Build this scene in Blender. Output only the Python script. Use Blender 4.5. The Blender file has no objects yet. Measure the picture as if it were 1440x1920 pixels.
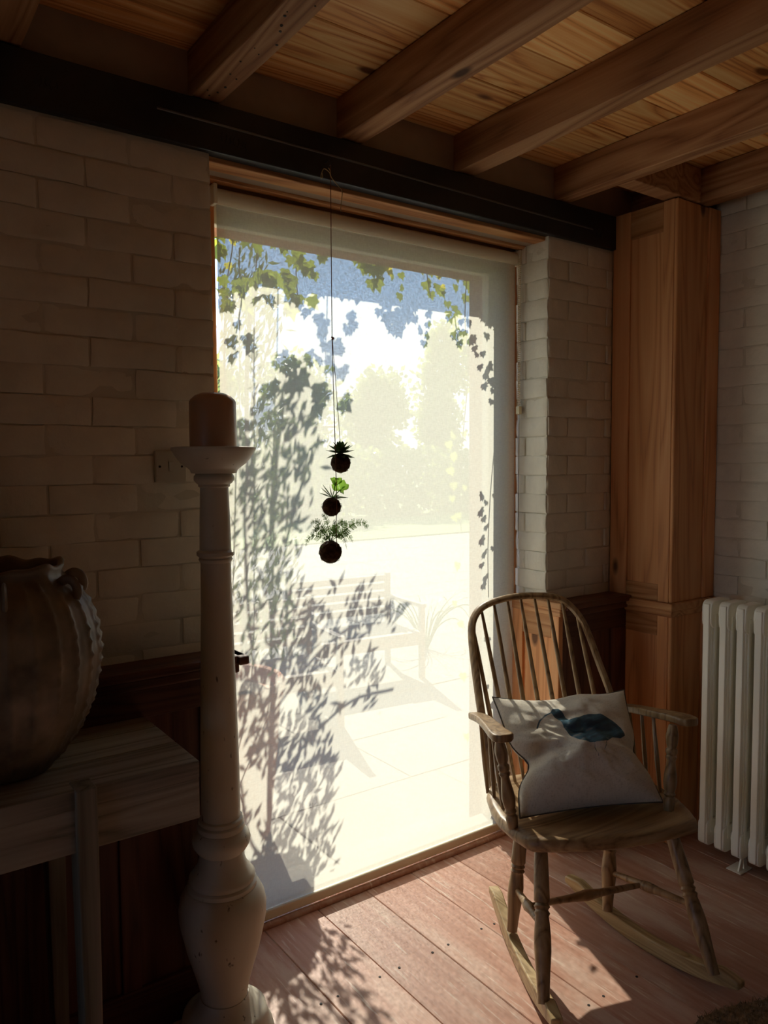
import bpy, math, random
from mathutils import Vector, Matrix
from mathutils import noise as mnoise

# ------------------------------------------------------------------ camera, sky, sun, exposure
S = bpy.context.scene
COL = S.collection
R = math.radians
YAW, PITCH, ROLL, FPX = .62012, .0630, -.0066, 1437.7
cam_d = bpy.data.cameras.new('camera')
cam = bpy.data.objects.new('camera', cam_d); COL.objects.link(cam)
cam_d.sensor_fit = 'VERTICAL'; cam_d.sensor_height = 24.0
cam_d.lens = FPX / 1920 * 24.0
cam_d.clip_start = .02; cam_d.clip_end = 300
_f = Vector((math.sin(YAW)*math.cos(PITCH), math.cos(YAW)*math.cos(PITCH), -math.sin(PITCH)))
_r = Vector((math.cos(YAW), -math.sin(YAW), 0)); _u = _r.cross(_f)
_r2 = _r*math.cos(ROLL) + _u*math.sin(ROLL); _u2 = _u*math.cos(ROLL) - _r*math.sin(ROLL)
M = Matrix((_r2, _u2, -_f)).transposed().to_4x4(); M.translation = Vector((0, 0, 1.5))
cam.matrix_world = M
S.camera = cam

SUN_AZ, SUN_EL = R(20.5), R(37)
SUN = Vector((math.sin(SUN_AZ)*math.cos(SUN_EL), math.cos(SUN_AZ)*math.cos(SUN_EL), math.sin(SUN_EL)))
sl = bpy.data.lights.new('sun', 'SUN'); sl.energy = 16.0; sl.angle = R(.53); sl.color = (1.0, .94, .84)
so = bpy.data.objects.new('sun', sl); COL.objects.link(so); so.location = SUN*8
so.rotation_euler = SUN.to_track_quat('Z', 'Y').to_euler()

W = bpy.data.worlds.new('sky'); S.world = W; W.use_nodes = True
nt = W.node_tree; nt.nodes.clear()
wo = nt.nodes.new('ShaderNodeOutputWorld'); bg = nt.nodes.new('ShaderNodeBackground')
tc = nt.nodes.new('ShaderNodeTexCoord'); sx = nt.nodes.new('ShaderNodeSeparateXYZ'); cr = nt.nodes.new('ShaderNodeValToRGB')
nt.links.new(tc.outputs['Generated'], sx.inputs[0]); nt.links.new(sx.outputs['Z'], cr.inputs[0])
cr.color_ramp.elements[0].position = 0.0; cr.color_ramp.elements[0].color = (.80, .82, .84, 1)
cr.color_ramp.elements[1].position = .85; cr.color_ramp.elements[1].color = (.24, .42, .78, 1)
_e = cr.color_ramp.elements.new(.22); _e.color = (.40, .62, 1.0, 1)
nt.links.new(cr.outputs[0], bg.inputs[0]); bg.inputs[1].default_value = 2.3
nt.links.new(bg.outputs[0], wo.inputs[0])

S.view_settings.view_transform = 'Standard'; S.view_settings.look = 'None'
S.view_settings.exposure = 0.72; S.view_settings.gamma = 1.0; S.view_settings.use_curve_mapping = False
S.cycles.max_bounces = 12; S.cycles.diffuse_bounces = 6; S.cycles.transparent_max_bounces = 16
S.cycles.caustics_reflective = False; S.cycles.caustics_refractive = False
S.cycles.sample_clamp_indirect = 4.0

rnd = random.Random(7)
# ------------------------------------------------------------------ helpers
WO = {}                                    # world origin of every object (parents only translate)

class MB:
    def __init__(s): s.v = []; s.f = []
    def add(s, vs, fs):
        n = len(s.v); s.v += [tuple(v) for v in vs]; s.f += [tuple(i+n for i in f) for f in fs]; return s
    def box(s, x0, x1, y0, y1, z0, z1):
        return s.add([(x0,y0,z0),(x1,y0,z0),(x1,y1,z0),(x0,y1,z0),(x0,y0,z1),(x1,y0,z1),(x1,y1,z1),(x0,y1,z1)],
              [(3,2,1,0),(4,5,6,7),(0,1,5,4),(1,2,6,5),(2,3,7,6),(3,0,4,7)])
    def tube(s, pts, rad, seg=8, cap=True, flat=None):
        P = [Vector(p) for p in pts]; n = len(P)
        rad = rad if isinstance(rad, (list, tuple)) else [rad]*n
        T = [(P[min(i+1, n-1)]-P[max(i-1, 0)]).normalized() for i in range(n)]
        a = Vector((0,0,1)) if abs(T[0].z) < .9 else Vector((1,0,0))
        nrm = (a - T[0]*a.dot(T[0])).normalized(); vs = []
        for i in range(n):
            nrm = (nrm - T[i]*nrm.dot(T[i])).normalized(); b = T[i].cross(nrm)
            for k in range(seg):
                t = 2*math.pi*k/seg; fl = flat or (1, 1)
                vs.append(P[i] + nrm*math.cos(t)*rad[i]*fl[0] + b*math.sin(t)*rad[i]*fl[1])
        fs = [(i*seg+k, i*seg+(k+1) % seg, (i+1)*seg+(k+1) % seg, (i+1)*seg+k) for i in range(n-1) for k in range(seg)]
        if cap: fs += [tuple(range(seg-1, -1, -1)), tuple((n-1)*seg+k for k in range(seg))]
        return s.add(vs, fs)
    def turned(s, A, B, prof, seg=14):     # prof: (t along A-B, radius)
        A = Vector(A); B = Vector(B)
        d = (B-A).normalized(); a = Vector((1,0,0)) if abs(d.x) < .8 else Vector((0,1,0))
        n = (a-d*a.dot(d)).normalized(); b = d.cross(n); vs = []
        for t, r in prof:
            for k in range(seg):
                q = 2*math.pi*k/seg; vs.append(A+(B-A)*t + (n*math.cos(q)+b*math.sin(q))*r)
        m = len(prof)
        fs = [(i*seg+k, i*seg+(k+1) % seg, (i+1)*seg+(k+1) % seg, (i+1)*seg+k) for i in range(m-1) for k in range(seg)]
        fs += [tuple(range(seg-1, -1, -1)), tuple((m-1)*seg+k for k in range(seg))]
        return s.add(vs, fs)
    def lathe(s, prof, c, seg=32):         # prof: (r, z) about vertical axis through c=(x,y)
        return s.turned((c[0], c[1], 0), (c[0], c[1], 1), [(z, r) for r, z in prof], seg)
    def build(s, name, mat, parent=None, smooth=False, bevel=0, segs=2, subsurf=0, kind=None, angle=40):
        xs = [v[0] for v in s.v]; ys = [v[1] for v in s.v]; zs = [v[2] for v in s.v]
        o = Vector(((min(xs)+max(xs))/2, (min(ys)+max(ys))/2, (min(zs)+max(zs))/2))
        me = bpy.data.meshes.new(name); me.from_pydata([Vector(v)-o for v in s.v], [], s.f); me.update()
        if smooth:
            me.polygons.foreach_set('use_smooth', [True]*len(me.polygons))
            try: me.set_sharp_from_angle(angle=R(angle))
            except Exception: pass
        me.materials.append(mat)
        ob = bpy.data.objects.new(name, me); COL.objects.link(ob)
        place(ob, o, parent)
        if bevel:
            b = ob.modifiers.new('bevel', 'BEVEL'); b.width = bevel; b.segments = segs; b.limit_method = 'ANGLE'; b.angle_limit = R(35)
        if subsurf:
            b = ob.modifiers.new('sub', 'SUBSURF'); b.levels = subsurf; b.render_levels = subsurf
        if kind: ob['kind'] = kind
        return ob

def place(ob, world, parent=None):
    if parent: ob.parent = parent; ob.location = Vector(world)-WO[parent.name]
    else: ob.location = world
    WO[ob.name] = Vector(world)

def inst(src, name, world, parent, rot=None, scale=None):   # shares mesh data
    ob = bpy.data.objects.new(name, src); COL.objects.link(ob); place(ob, world, parent)
    if rot is not None: ob.rotation_euler = rot
    if scale is not None: ob.scale = scale
    return ob

def thing(name, loc, label, cat, group=None, kind=None):
    o = bpy.data.objects.new(name, None); COL.objects.link(o); o.empty_display_size = .05
    place(o, loc); return tag(o, label, cat, group, kind)
def tag(o, label=None, cat=None, group=None, kind=None):
    if label: o['label'] = label
    if cat: o['category'] = cat
    if group: o['group'] = group
    if kind: o['kind'] = kind
    return o
def structure(name, loc=(0,0,0)):
    o = bpy.data.objects.new(name, None); COL.objects.link(o); place(o, loc); o['kind'] = 'structure'; return o

def spline(pts, n=6):
    P = [Vector(p) for p in pts]; P = [P[0]*2-P[1]]+P+[P[-1]*2-P[-2]]; out = []
    for i in range(1, len(P)-2):
        for k in range(n):
            t = k/n; a, b, c, d = P[i-1:i+3]
            out.append(.5*((2*b)+(c-a)*t+(2*a-5*b+4*c-d)*t*t+(3*b-a-3*c+d)*t**3))
    return out+[P[-2]]

# ------------------------------------------------------------------ materials
def new_mat(name):
    m = bpy.data.materials.new(name); m.use_nodes = True; t = m.node_tree
    b = t.nodes['Principled BSDF']; return m, t, b
def N(t, typ, **kw):
    n = t.nodes.new(typ)
    for k, v in kw.items():
        if k in n.inputs: n.inputs[k].default_value = v
        else: setattr(n, k, v)
    return n
def ramp(t, fac, stops):
    r = t.nodes.new('ShaderNodeValToRGB'); e = r.color_ramp.elements
    while len(e) < len(stops): e.new(.5)
    for el, (p, c) in zip(e, stops): el.position = p; el.color = (*c, 1) if len(c) == 3 else c
    t.links.new(fac, r.inputs[0]); return r
def coords(t, scale, rand=True):
    tcn = N(t, 'ShaderNodeTexCoord'); src = tcn.outputs['Object']
    if rand:
        oi = N(t, 'ShaderNodeObjectInfo')
        mu = N(t, 'ShaderNodeVectorMath', operation='SCALE'); mu.inputs[0].default_value = (17.3, 29.1, 41.7)
        t.links.new(oi.outputs['Random'], mu.inputs['Scale'])
        ad = N(t, 'ShaderNodeVectorMath', operation='ADD'); t.links.new(src, ad.inputs[0]); t.links.new(mu.outputs[0], ad.inputs[1]); src = ad.outputs[0]
    mp = N(t, 'ShaderNodeMapping'); mp.inputs['Scale'].default_value = scale; t.links.new(src, mp.inputs[0]); return mp.outputs[0]
def mixc(t, fac, a, b, mode='MIX'):
    m = N(t, 'ShaderNodeMix', data_type='RGBA', blend_type=mode)
    def put(sock, v):
        if hasattr(v, 'is_linked'): t.links.new(v, sock)
        elif isinstance(v, (int, float)): sock.default_value = v
        else: sock.default_value = (*v, 1)
    put(m.inputs['Factor'], fac); put(m.inputs[6], a); put(m.inputs[7], b); return m.outputs[2]
def bump(t, b, h, strength=.3, dist=.002):
    n = N(t, 'ShaderNodeBump', Strength=strength, Distance=dist); t.links.new(h, n.inputs['Height']); t.links.new(n.outputs[0], b.inputs['Normal'])

def wood(name, dark, mid, light, axis='X', rough=.55, ring=9.0, knots=False, var=.25, spec=.3):
    m, t, b = new_mat(name)
    st = [1, 1, 1]; st['XYZ'.index(axis)] = .07
    v = coords(t, st)
    big = N(t, 'ShaderNodeTexNoise', Scale=ring, Detail=2.0, Distortion=.6); t.links.new(v, big.inputs['Vector'])
    mul = N(t, 'ShaderNodeMath', operation='MULTIPLY'); mul.inputs[1].default_value = 9.0; t.links.new(big.outputs['Fac'], mul.inputs[0])
    fr = N(t, 'ShaderNodeMath', operation='PINGPONG'); fr.inputs[1].default_value = .5; t.links.new(mul.outputs[0], fr.inputs[0])
    st2 = [1, 1, 1]; st2['XYZ'.index(axis)] = .03
    v2 = coords(t, st2)
    fine = N(t, 'ShaderNodeTexNoise', Scale=160.0, Detail=3.0); t.links.new(v2, fine.inputs['Vector'])
    ad = N(t, 'ShaderNodeMath', operation='MULTIPLY_ADD'); ad.inputs[1].default_value = .5; t.links.new(fine.outputs['Fac'], ad.inputs[0]); 
    mm = N(t, 'ShaderNodeMath', operation='MULTIPLY'); mm.inputs[1].default_value = 1.1; t.links.new(fr.outputs[0], mm.inputs[0]); t.links.new(mm.outputs[0], ad.inputs[2])
    c = ramp(t, ad.outputs[0], [(.15, dark), (.42, mid), (.85, light)]).outputs[0]
    oi = N(t, 'ShaderNodeObjectInfo'); mr = N(t, 'ShaderNodeMapRange'); mr.inputs['To Min'].default_value = 1-var; mr.inputs['To Max'].default_value = 1+var
    t.links.new(oi.outputs['Random'], mr.inputs['Value'])
    cm = N(t, 'ShaderNodeVectorMath', operation='SCALE'); t.links.new(c, cm.inputs[0]); t.links.new(mr.outputs[0], cm.inputs['Scale']); c = cm.outputs[0]
    if knots:
        st3 = [1, 1, 1]; st3['XYZ'.index(axis)] = .45
        vo = N(t, 'ShaderNodeTexVoronoi', Scale=4.2); t.links.new(coords(t, st3), vo.inputs['Vector'])
        k = ramp(t, vo.outputs['Distance'], [(.05, (1,1,1)), (.09, (0,0,0))])
        c = mixc(t, k.outputs[0], c, tuple(x*.35 for x in dark))
    t.links.new(c, b.inputs['Base Color']); b.inputs['Roughness'].default_value = rough; b.inputs['Specular IOR Level'].default_value = spec
    bump(t, b, ad.outputs[0], .25, .0012); return m

def plain(name, col, rough=.6, noise=0, scale=20, bmp=0, metal=0, spec=.4, dist=.002):
    m, t, b = new_mat(name); b.inputs['Base Color'].default_value = (*col, 1); b.inputs['Roughness'].default_value = rough
    b.inputs['Metallic'].default_value = metal; b.inputs['Specular IOR Level'].default_value = spec
    if noise or bmp:
        n = N(t, 'ShaderNodeTexNoise', Scale=scale, Detail=5.0); t.links.new(coords(t, (1,1,1)), n.inputs['Vector'])
        if noise:
            r = ramp(t, n.outputs['Fac'], [(.3, tuple(c*(1-noise) for c in col)), (.7, tuple(min(1, c*(1+noise)) for c in col))]); t.links.new(r.outputs[0], b.inputs['Base Color'])
        if bmp: bump(t, b, n.outputs['Fac'], bmp, dist)
    return m

def paint_brick(name, col):
    m, t, b = new_mat(name); v = coords(t, (1,1,1))
    n = N(t, 'ShaderNodeTexNoise', Scale=9.0, Detail=6.0, Roughness=.6); t.links.new(v, n.inputs['Vector'])
    r = ramp(t, n.outputs['Fac'], [(.25, tuple(c*.86 for c in col)), (.75, tuple(c*1.06 for c in col))]); t.links.new(r.outputs[0], b.inputs['Base Color'])
    n2 = N(t, 'ShaderNodeTexNoise', Scale=55.0, Detail=6.0, Roughness=.65); t.links.new(v, n2.inputs['Vector'])
    b.inputs['Roughness'].default_value = .62; b.inputs['Specular IOR Level'].default_value = .3; bump(t, b, n2.outputs['Fac'], .5, .004); return m

def leaf_mat(name, col, trans, tw=.45):
    m, t, b = new_mat(name); out = t.nodes['Material Output']
    oi = N(t, 'ShaderNodeObjectInfo')
    b.inputs['Roughness'].default_value = .45; b.inputs['Base Color'].default_value = (*col, 1)
    tr = N(t, 'ShaderNodeBsdfTranslucent'); tr.inputs[0].default_value = (*trans, 1)
    mx = N(t, 'ShaderNodeMixShader'); mx.inputs[0].default_value = tw
    t.links.new(b.outputs[0], mx.inputs[1]); t.links.new(tr.outputs[0], mx.inputs[2]); t.links.new(mx.outputs[0], out.inputs[0]); return m

PINE = ((.26,.10,.036), (.47,.215,.083), (.60,.33,.15))
m_ceiling = wood('ceiling_pine', (.40,.125,.03), (.80,.38,.125), (.92,.60,.26), 'X', .5, 7.0, True, .3)
m_joist = wood('joist_timber', (.20,.090,.045), (.34,.165,.078), (.46,.26,.135), 'Y', .7, 6.0, True, .15, .2)
m_pine_v = wood('pine_upright', (.46,.19,.075), (.66,.30,.12), (.74,.38,.17), 'Z', .5, 7.0, True, .14)
m_pine_h = wood('pine_rail', *PINE, 'X', .5, 7.0, True, .14)
m_pine_y = wood('pine_return', *PINE, 'Y', .5, 7.0, False, .14)
m_dado_h = wood('mahogany_stained_rail', (.05,.016,.010), (.10,.034,.020), (.15,.055,.032), 'X', .45, 7.0, False, .1)
m_dado_v = wood('mahogany_stained_upright', (.05,.016,.010), (.10,.034,.020), (.15,.055,.032), 'Z', .45, 7.0, False, .1)
m_chair = wood('worn_elm', (.13,.068,.028), (.26,.155,.068), (.38,.25,.125), 'Z', .42, 10.0, False, .1, .4)
m_seat = wood('worn_elm_seat', (.14,.072,.03), (.27,.16,.072), (.39,.26,.13), 'X', .4, 8.0, False, .05, .4)
m_rocker = wood('pale_ash_rocker', (.24,.15,.06), (.40,.27,.12), (.52,.38,.19), 'Y', .45, 12.0, False, .05, .4)
m_table = wood('weathered_grey_timber', (.15,.13,.10), (.29,.25,.20), (.38,.34,.27), 'X', .7, 7.0, False, .15, .2)
m_table_leg = wood('weathered_grey_leg', (.09,.075,.055), (.17,.145,.105), (.25,.215,.165), 'Z', .7, 7.0, False, .1, .2)
m_wall = paint_brick('white_painted_brick', (.80,.76,.65))
m_mortar = paint_brick('painted_mortar', (.68,.64,.53))
m_plaster = plain('far_wall_plaster', (.24,.21,.17), .8, .1, 6)
m_infill = plain('taupe_painted_board', (.36,.28,.215), .6, .08, 12, .2)
m_beam = plain('black_painted_iron', (.014,.016,.020), .42, .2, 30, .35, 0, .5)
m_ridge = plain('light_grey_ridge', (.16,.17,.18), .4, metal=.5)  # lighter grey metal than the beam, so the ridge line shows
m_cream = plain('cream_fitting', (.84,.78,.60), .4)
m_switch = plain('ivory_plastic', (.50,.46,.37), .35)
m_chain = plain('brass_bead', (.75,.62,.40), .3, metal=.8)
m_rad = plain('ivory_radiator_enamel', (.90,.87,.76), .28, .02, 8, .1, 0, .8)
m_vase = plain('brown_glazed_stoneware', (.20,.15,.10), .42, .45, 14, .4, 0, .5)
m_soil = plain('moss_ball', (.060,.030,.016), .95, .6, 70, 1.0, 0, .1, .006)
m_cord = plain('dark_red_cord', (.16,.06,.04), .8)
m_twine = plain('natural_twine', (.42,.30,.14), .8)
m_candle_wax, _t, _b = new_mat('brown_candle_wax')
_b.inputs['Base Color'].default_value = (.46, .28, .18, 1); _b.inputs['Roughness'].default_value = .38
_b.inputs['Subsurface Weight'].default_value = .25; _b.inputs['Subsurface Radius'].default_value = (.02, .01, .006); _b.inputs['Subsurface Scale'].default_value = .5
m_wick = plain('charred_wick', (.02,.02,.02), .9)
m_nail = plain('dark_nail', (.015,.01,.008), .7)
m_terra = plain('terracotta', (.55,.27,.17), .85, .15, 10, .3)
m_pot_soil = plain('potting_soil', (.10,.07,.05), .95, .4, 40, .8)
m_pave = plain('pale_stone_paving', (.25,.23,.19), .85, .12, 3, .3)
m_pave_base = plain('sandy_joint', (.25,.23,.19), .9)
m_lawn = plain('lawn_green', (.15,.22,.05), .9, .2, 4, .6)
m_bench = plain('silvered_teak', (.32,.285,.235), .8, .15, 20, .2)
m_bark = plain('grey_bark', (.13,.10,.075), .9, .3, 30, .6)
m_brick_out = plain('exterior_brick', (.42,.20,.12), .85, .2, 12, .4)
m_ivy = leaf_mat('ivy_leaf', (.10,.17,.03), (.34,.42,.05), .5)
m_ivy_y = leaf_mat('young_ivy_leaf', (.26,.30,.04), (.70,.62,.06), .6)
m_olive = leaf_mat('narrow_shrub_leaf', (.12,.17,.07), (.16,.22,.06), .3)
m_tree = leaf_mat('garden_tree_leaf', (.13,.20,.05), (.30,.38,.09), .45)
m_rosette = leaf_mat('rosette_leaf', (.055,.10,.045), (.08,.16,.03), .2)
m_jade = leaf_mat('jade_leaf', (.13,.26,.05), (.34,.60,.08), .45)
m_fern = leaf_mat('fern_leaf', (.05,.10,.035), (.12,.20,.05), .4)

# painted floor: worn brick-red paint with the pine showing through
m_floor, t, b = new_mat('worn_terracotta_floor_paint')
v = coords(t, (1, .05, 1)); n1 = N(t, 'ShaderNodeTexNoise', Scale=45.0, Detail=4.0, Distortion=.4); t.links.new(v, n1.inputs['Vector'])
v2 = coords(t, (1, .25, 1)); n2 = N(t, 'ShaderNodeTexNoise', Scale=7.0, Detail=6.0, Roughness=.65); t.links.new(v2, n2.inputs['Vector'])
c1 = ramp(t, n1.outputs['Fac'], [(.3, (.42,.20,.125)), (.55, (.52,.275,.19)), (.78, (.58,.345,.25))]).outputs[0]
c2 = ramp(t, n2.outputs['Fac'], [(.47, (0,0,0)), (.66, (1,1,1))]).outputs[0]
c = mixc(t, c2, c1, (.64,.45,.35))
v3 = coords(t, (3, .25, 1)); n3 = N(t, 'ShaderNodeTexNoise', Scale=30.0, Detail=3.0); t.links.new(v3, n3.inputs['Vector'])
c3 = ramp(t, n3.outputs['Fac'], [(.60, (0,0,0)), (.72, (.9,.9,.9))]).outputs[0]
c = mixc(t, c3, c, (.70,.54,.43))
oi = N(t, 'ShaderNodeObjectInfo'); mr = N(t, 'ShaderNodeMapRange'); mr.inputs['To Min'].default_value = .88; mr.inputs['To Max'].default_value = 1.1
t.links.new(oi.outputs['Random'], mr.inputs['Value']); cm = N(t, 'ShaderNodeVectorMath', operation='SCALE')
t.links.new(c, cm.inputs[0]); t.links.new(mr.outputs[0], cm.inputs['Scale']); t.links.new(cm.outputs[0], b.inputs['Base Color'])
rr = ramp(t, n2.outputs['Fac'], [(.3, (.34,)*3), (.8, (.6,)*3)]); t.links.new(rr.outputs[0], b.inputs['Roughness']); b.inputs['Specular IOR Level'].default_value = .35
bump(t, b, n1.outputs['Fac'], .3, .0015)

# candlestick: grey cream paint, slightly crackled
m_stick, t, b = new_mat('aged_grey_cream_paint')
n1 = N(t, 'ShaderNodeTexNoise', Scale=7.0, Detail=5.0); t.links.new(coords(t, (1,1,.5)), n1.inputs['Vector'])
c = ramp(t, n1.outputs['Fac'], [(.3, (.50,.455,.36)), (.7, (.64,.595,.49))]).outputs[0]
n2 = N(t, 'ShaderNodeTexNoise', Scale=60.0, Detail=3.0); t.links.new(coords(t, (1,1,.4)), n2.inputs['Vector'])
k = ramp(t, n2.outputs['Fac'], [(.68, (0,0,0)), (.74, (1,1,1))]).outputs[0]
t.links.new(mixc(t, k, c, (.14,.11,.08)), b.inputs['Base Color']); b.inputs['Roughness'].default_value = .5; bump(t, b, n1.outputs['Fac'], .2, .003)

# roller blind: open weave. part of the light goes straight through the holes, part is scattered by the yarn
m_blind, t, b = new_mat('sheer_cream_screen_fabric'); out = t.nodes['Material Output']; t.nodes.remove(b)
tp = N(t, 'ShaderNodeBsdfTransparent'); tp.inputs[0].default_value = (1, .97, .93, 1)
tr = N(t, 'ShaderNodeBsdfTranslucent'); tr.inputs[0].default_value = (.285, .273, .232, 1)
df = N(t, 'ShaderNodeBsdfDiffuse'); df.inputs[0].default_value = (.66, .63, .53, 1)
va = N(t, 'ShaderNodeTexNoise', Scale=230.0, Detail=2.0); t.links.new(coords(t, (.25,1,1), False), va.inputs['Vector'])
vb = N(t, 'ShaderNodeTexNoise', Scale=230.0, Detail=2.0); t.links.new(coords(t, (1,1,.25), False), vb.inputs['Vector'])
ad = N(t, 'ShaderNodeMath', operation='ADD'); t.links.new(va.outputs['Fac'], ad.inputs[0]); t.links.new(vb.outputs['Fac'], ad.inputs[1])
mr = N(t, 'ShaderNodeMapRange'); mr.inputs['From Min'].default_value = .7; mr.inputs['From Max'].default_value = 1.3
mr.inputs['To Min'].default_value = .092; mr.inputs['To Max'].default_value = .212; t.links.new(ad.outputs[0], mr.inputs['Value'])
yarn = N(t, 'ShaderNodeMixShader'); yarn.inputs[0].default_value = .55
t.links.new(df.outputs[0], yarn.inputs[1]); t.links.new(tr.outputs[0], yarn.inputs[2])
mx = N(t, 'ShaderNodeMixShader'); t.links.new(mr.outputs[0], mx.inputs[0]); t.links.new(yarn.outputs[0], mx.inputs[1]); t.links.new(tp.outputs[0], mx.inputs[2])
t.links.new(mx.outputs[0], out.inputs[0])

m_strip = plain('sunlit_look_orange_strip', (.80,.33,.11), .45)  # orange brightened in the colour, standing in for sun on the strip
m_frame = plain('pale_cream_frame_paint', (.74,.66,.50), .55, .06, 12)
m_glass, t, b = new_mat('window_glass'); out = t.nodes['Material Output']; t.nodes.remove(b)
tp = N(t, 'ShaderNodeBsdfTransparent'); tp.inputs[0].default_value = (.95,.97,.96,1); gl = N(t, 'ShaderNodeBsdfGlossy'); gl.inputs['Roughness'].default_value = .02
lw = N(t, 'ShaderNodeLayerWeight', Blend=.5); pw = N(t, 'ShaderNodeMath', operation='POWER'); pw.inputs[1].default_value = 5.0
t.links.new(lw.outputs['Facing'], pw.inputs[0]); fr = N(t, 'ShaderNodeMath', operation='MULTIPLY_ADD'); fr.inputs[1].default_value = .9; fr.inputs[2].default_value = .035
t.links.new(pw.outputs[0], fr.inputs[0]); mx = N(t, 'ShaderNodeMixShader')
t.links.new(fr.outputs[0], mx.inputs[0]); t.links.new(tp.outputs[0], mx.inputs[1]); t.links.new(gl.outputs[0], mx.inputs[2]); t.links.new(mx.outputs[0], out.inputs[0])

# ------------------------------------------------------------------ room shell
YW, XR, ZC = 2.03, 2.885, 2.615            # window wall face, right wall face, underside of ceiling boards
XJL, XJR = .874, 2.218                     # reveal of the opening
floor = structure('floor', (0, 0, 0))
bd = MB().box(-.0985, .0985, -2.6, 2.6, -.0125, .0125)
fb = bd.build('board', m_floor, floor, bevel=.0022, segs=1); fb_me = fb.data
bpy.data.objects.remove(fb)
for i in range(-27, 10):
    x = 1.1635 + .198*i
    if x > 2.95: break
    o = inst(fb_me, 'board', (x, -.42, -.0125 + rnd.uniform(-.0008, .0003)), floor)
    b_ = o.modifiers.new('bevel', 'BEVEL'); b_.width = .0022; b_.segments = 1
MB().box(-4.2, 3.1, -3.2, 2.2, -.12, -.03).build('subfloor', m_nail, floor)
mb = MB()
for x, y in [(1.686,1.758),(1.634,1.763),(1.495,1.764),(1.431,1.763),(1.306,1.766),(1.235,1.766),(1.092,1.769),(1.038,1.771),(1.635,1.33),(1.697,1.329),(1.842,1.325),(1.30,1.33),(1.235,1.332),(1.50,1.331),(1.43,1.329)]:
    mb.turned((x, y, -.001), (x, y, .0012), [(0, .0045), (1, .0038)], 8)
mb.build('nail_heads', m_nail, floor, kind='stuff')

ceiling = structure('ceiling', (0, 0, ZC))
cb = MB().box(-3.6, 3.6, -.0985, .0985, -.011, .011).build('board', m_ceiling, ceiling); cb_me = cb.data; bpy.data.objects.remove(cb)
y = 2.019
while y > -3.1:
    o = inst(cb_me, 'board', (-.55 + rnd.uniform(-.05, .05), y, ZC+.011+rnd.uniform(0, .003)), ceiling)
    b_ = o.modifiers.new('bevel', 'BEVEL'); b_.width = .003; b_.segments = 1
    y -= .2
MB().box(-4.2, 3.1, -3.2, 2.4, ZC+.03, ZC+.10).build('roof_deck', m_nail, ceiling)
ZJ = 2.489
def joist(x0, x1, name='joist', y0=-3.0, y1=2.056):
    mb = MB(); n = 40; vs = []; 
    for i in range(n+1):
        yy = y0+(y1-y0)*i/n
        w = [mnoise.noise((x0*9+k*7, yy*2.2, 1.7))*.007 for k in range(3)]
        vs += [(x0+w[0], yy, ZJ+w[2]*.4), (x1+w[1]*1.3, yy, ZJ+w[2]*.4), (x1+w[1]*.4, yy, ZC), (x0+w[0]*.4, yy, ZC)]
    fs = [(4*i+k, 4*i+4+k, 4*i+4+(k+1) % 4, 4*i+(k+1) % 4) for i in range(n) for k in range(4)] + [(0,1,2,3), (4*n+3,4*n+2,4*n+1,4*n)]
    mb.add(vs, fs); return mb.build(name, m_joist, ceiling, bevel=.0022, segs=1)
for x0, x1 in [(-3.87,-3.79),(-3.40,-3.32),(-2.93,-2.85),(-2.46,-2.38),(-1.99,-1.91),(-1.52,-1.44),(-1.05,-.97),(-.58,-.50),(-.11,-.03),(.315,.396),(.820,.903),(1.296,1.368),(1.765,1.837),(2.264,2.330),(2.735,2.812)]:
    joist(x0, x1)
MB().box(2.330, 2.737, 1.733, 1.806, ZJ, ZC).build('trimmer', m_joist, ceiling, bevel=.004)
# worm holes and nail holes along the second joist's underside
mb = MB()
for k in range(26):
    yy = rnd.uniform(1.3, 2.0); xx = .835 + (2.0-yy)*.02 + rnd.uniform(0, .05)
    mb.turned((xx, yy, ZJ-.0015), (xx, yy, ZJ+.006), [(0, .0035*rnd.uniform(.5, 1.2)), (1, .003)], 6)
mb.build('worm_holes', m_nail, ceiling, kind='stuff')

def brick_mesh(name, L, H, T, seed):
    nx, nz = (7, 4); r = random.Random(seed); vs = []; fs = []; q = .005
    ph = (r.random()*50, r.random()*50)
    us = [-.5, -.47, -.3, -.1, .1, .3, .47, .5]; ws = [-.5, -.40, 0, .40, .5]
    for j, w in enumerate(ws):
        for i, u in enumerate(us):
            edge = (i in (0, len(us)-1)) + (j in (0, len(ws)-1))
            d = -.0020*edge + mnoise.noise((ph[0]+u*3, ph[1]+w*2, seed))*.0055
            e = mnoise.noise((ph[1]+u*5, seed, w*5))*.0035
            vs.append((u*L+e*(edge > 0), -T/2-d if False else -T/2 - d*1.0 - .0, w*H+e*(edge > 0)))
    m = len(us)
    for j in range(len(ws)-1):
        for i in range(m-1):
            a = j*m+i; fs.append((a, a+1, a+m+1, a+m))
    k = len(vs)                             # back ring
    ring = [i for i in range(m)] + [j*m+m-1 for j in range(1, len(ws))] + [(len(ws)-1)*m+i for i in range(m-2, -1, -1)] + [j*m for j in range(len(ws)-2, 0, -1)]
    for a in ring: vs.append((vs[a][0], T/2, vs[a][2]))
    n = len(ring)
    for i in range(n): fs.append((ring[(i+1) % n], ring[i], k+i, k+(i+1) % n))
    me = bpy.data.meshes.new(name); me.from_pydata(vs, [], fs); me.polygons.foreach_set('use_smooth', [True]*len(fs)); me.set_sharp_from_angle(angle=R(60)); me.materials.append(m_wall)
    return me
FULL = [brick_mesh('brick', .214, .0685, .05, s) for s in range(6)]
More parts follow.
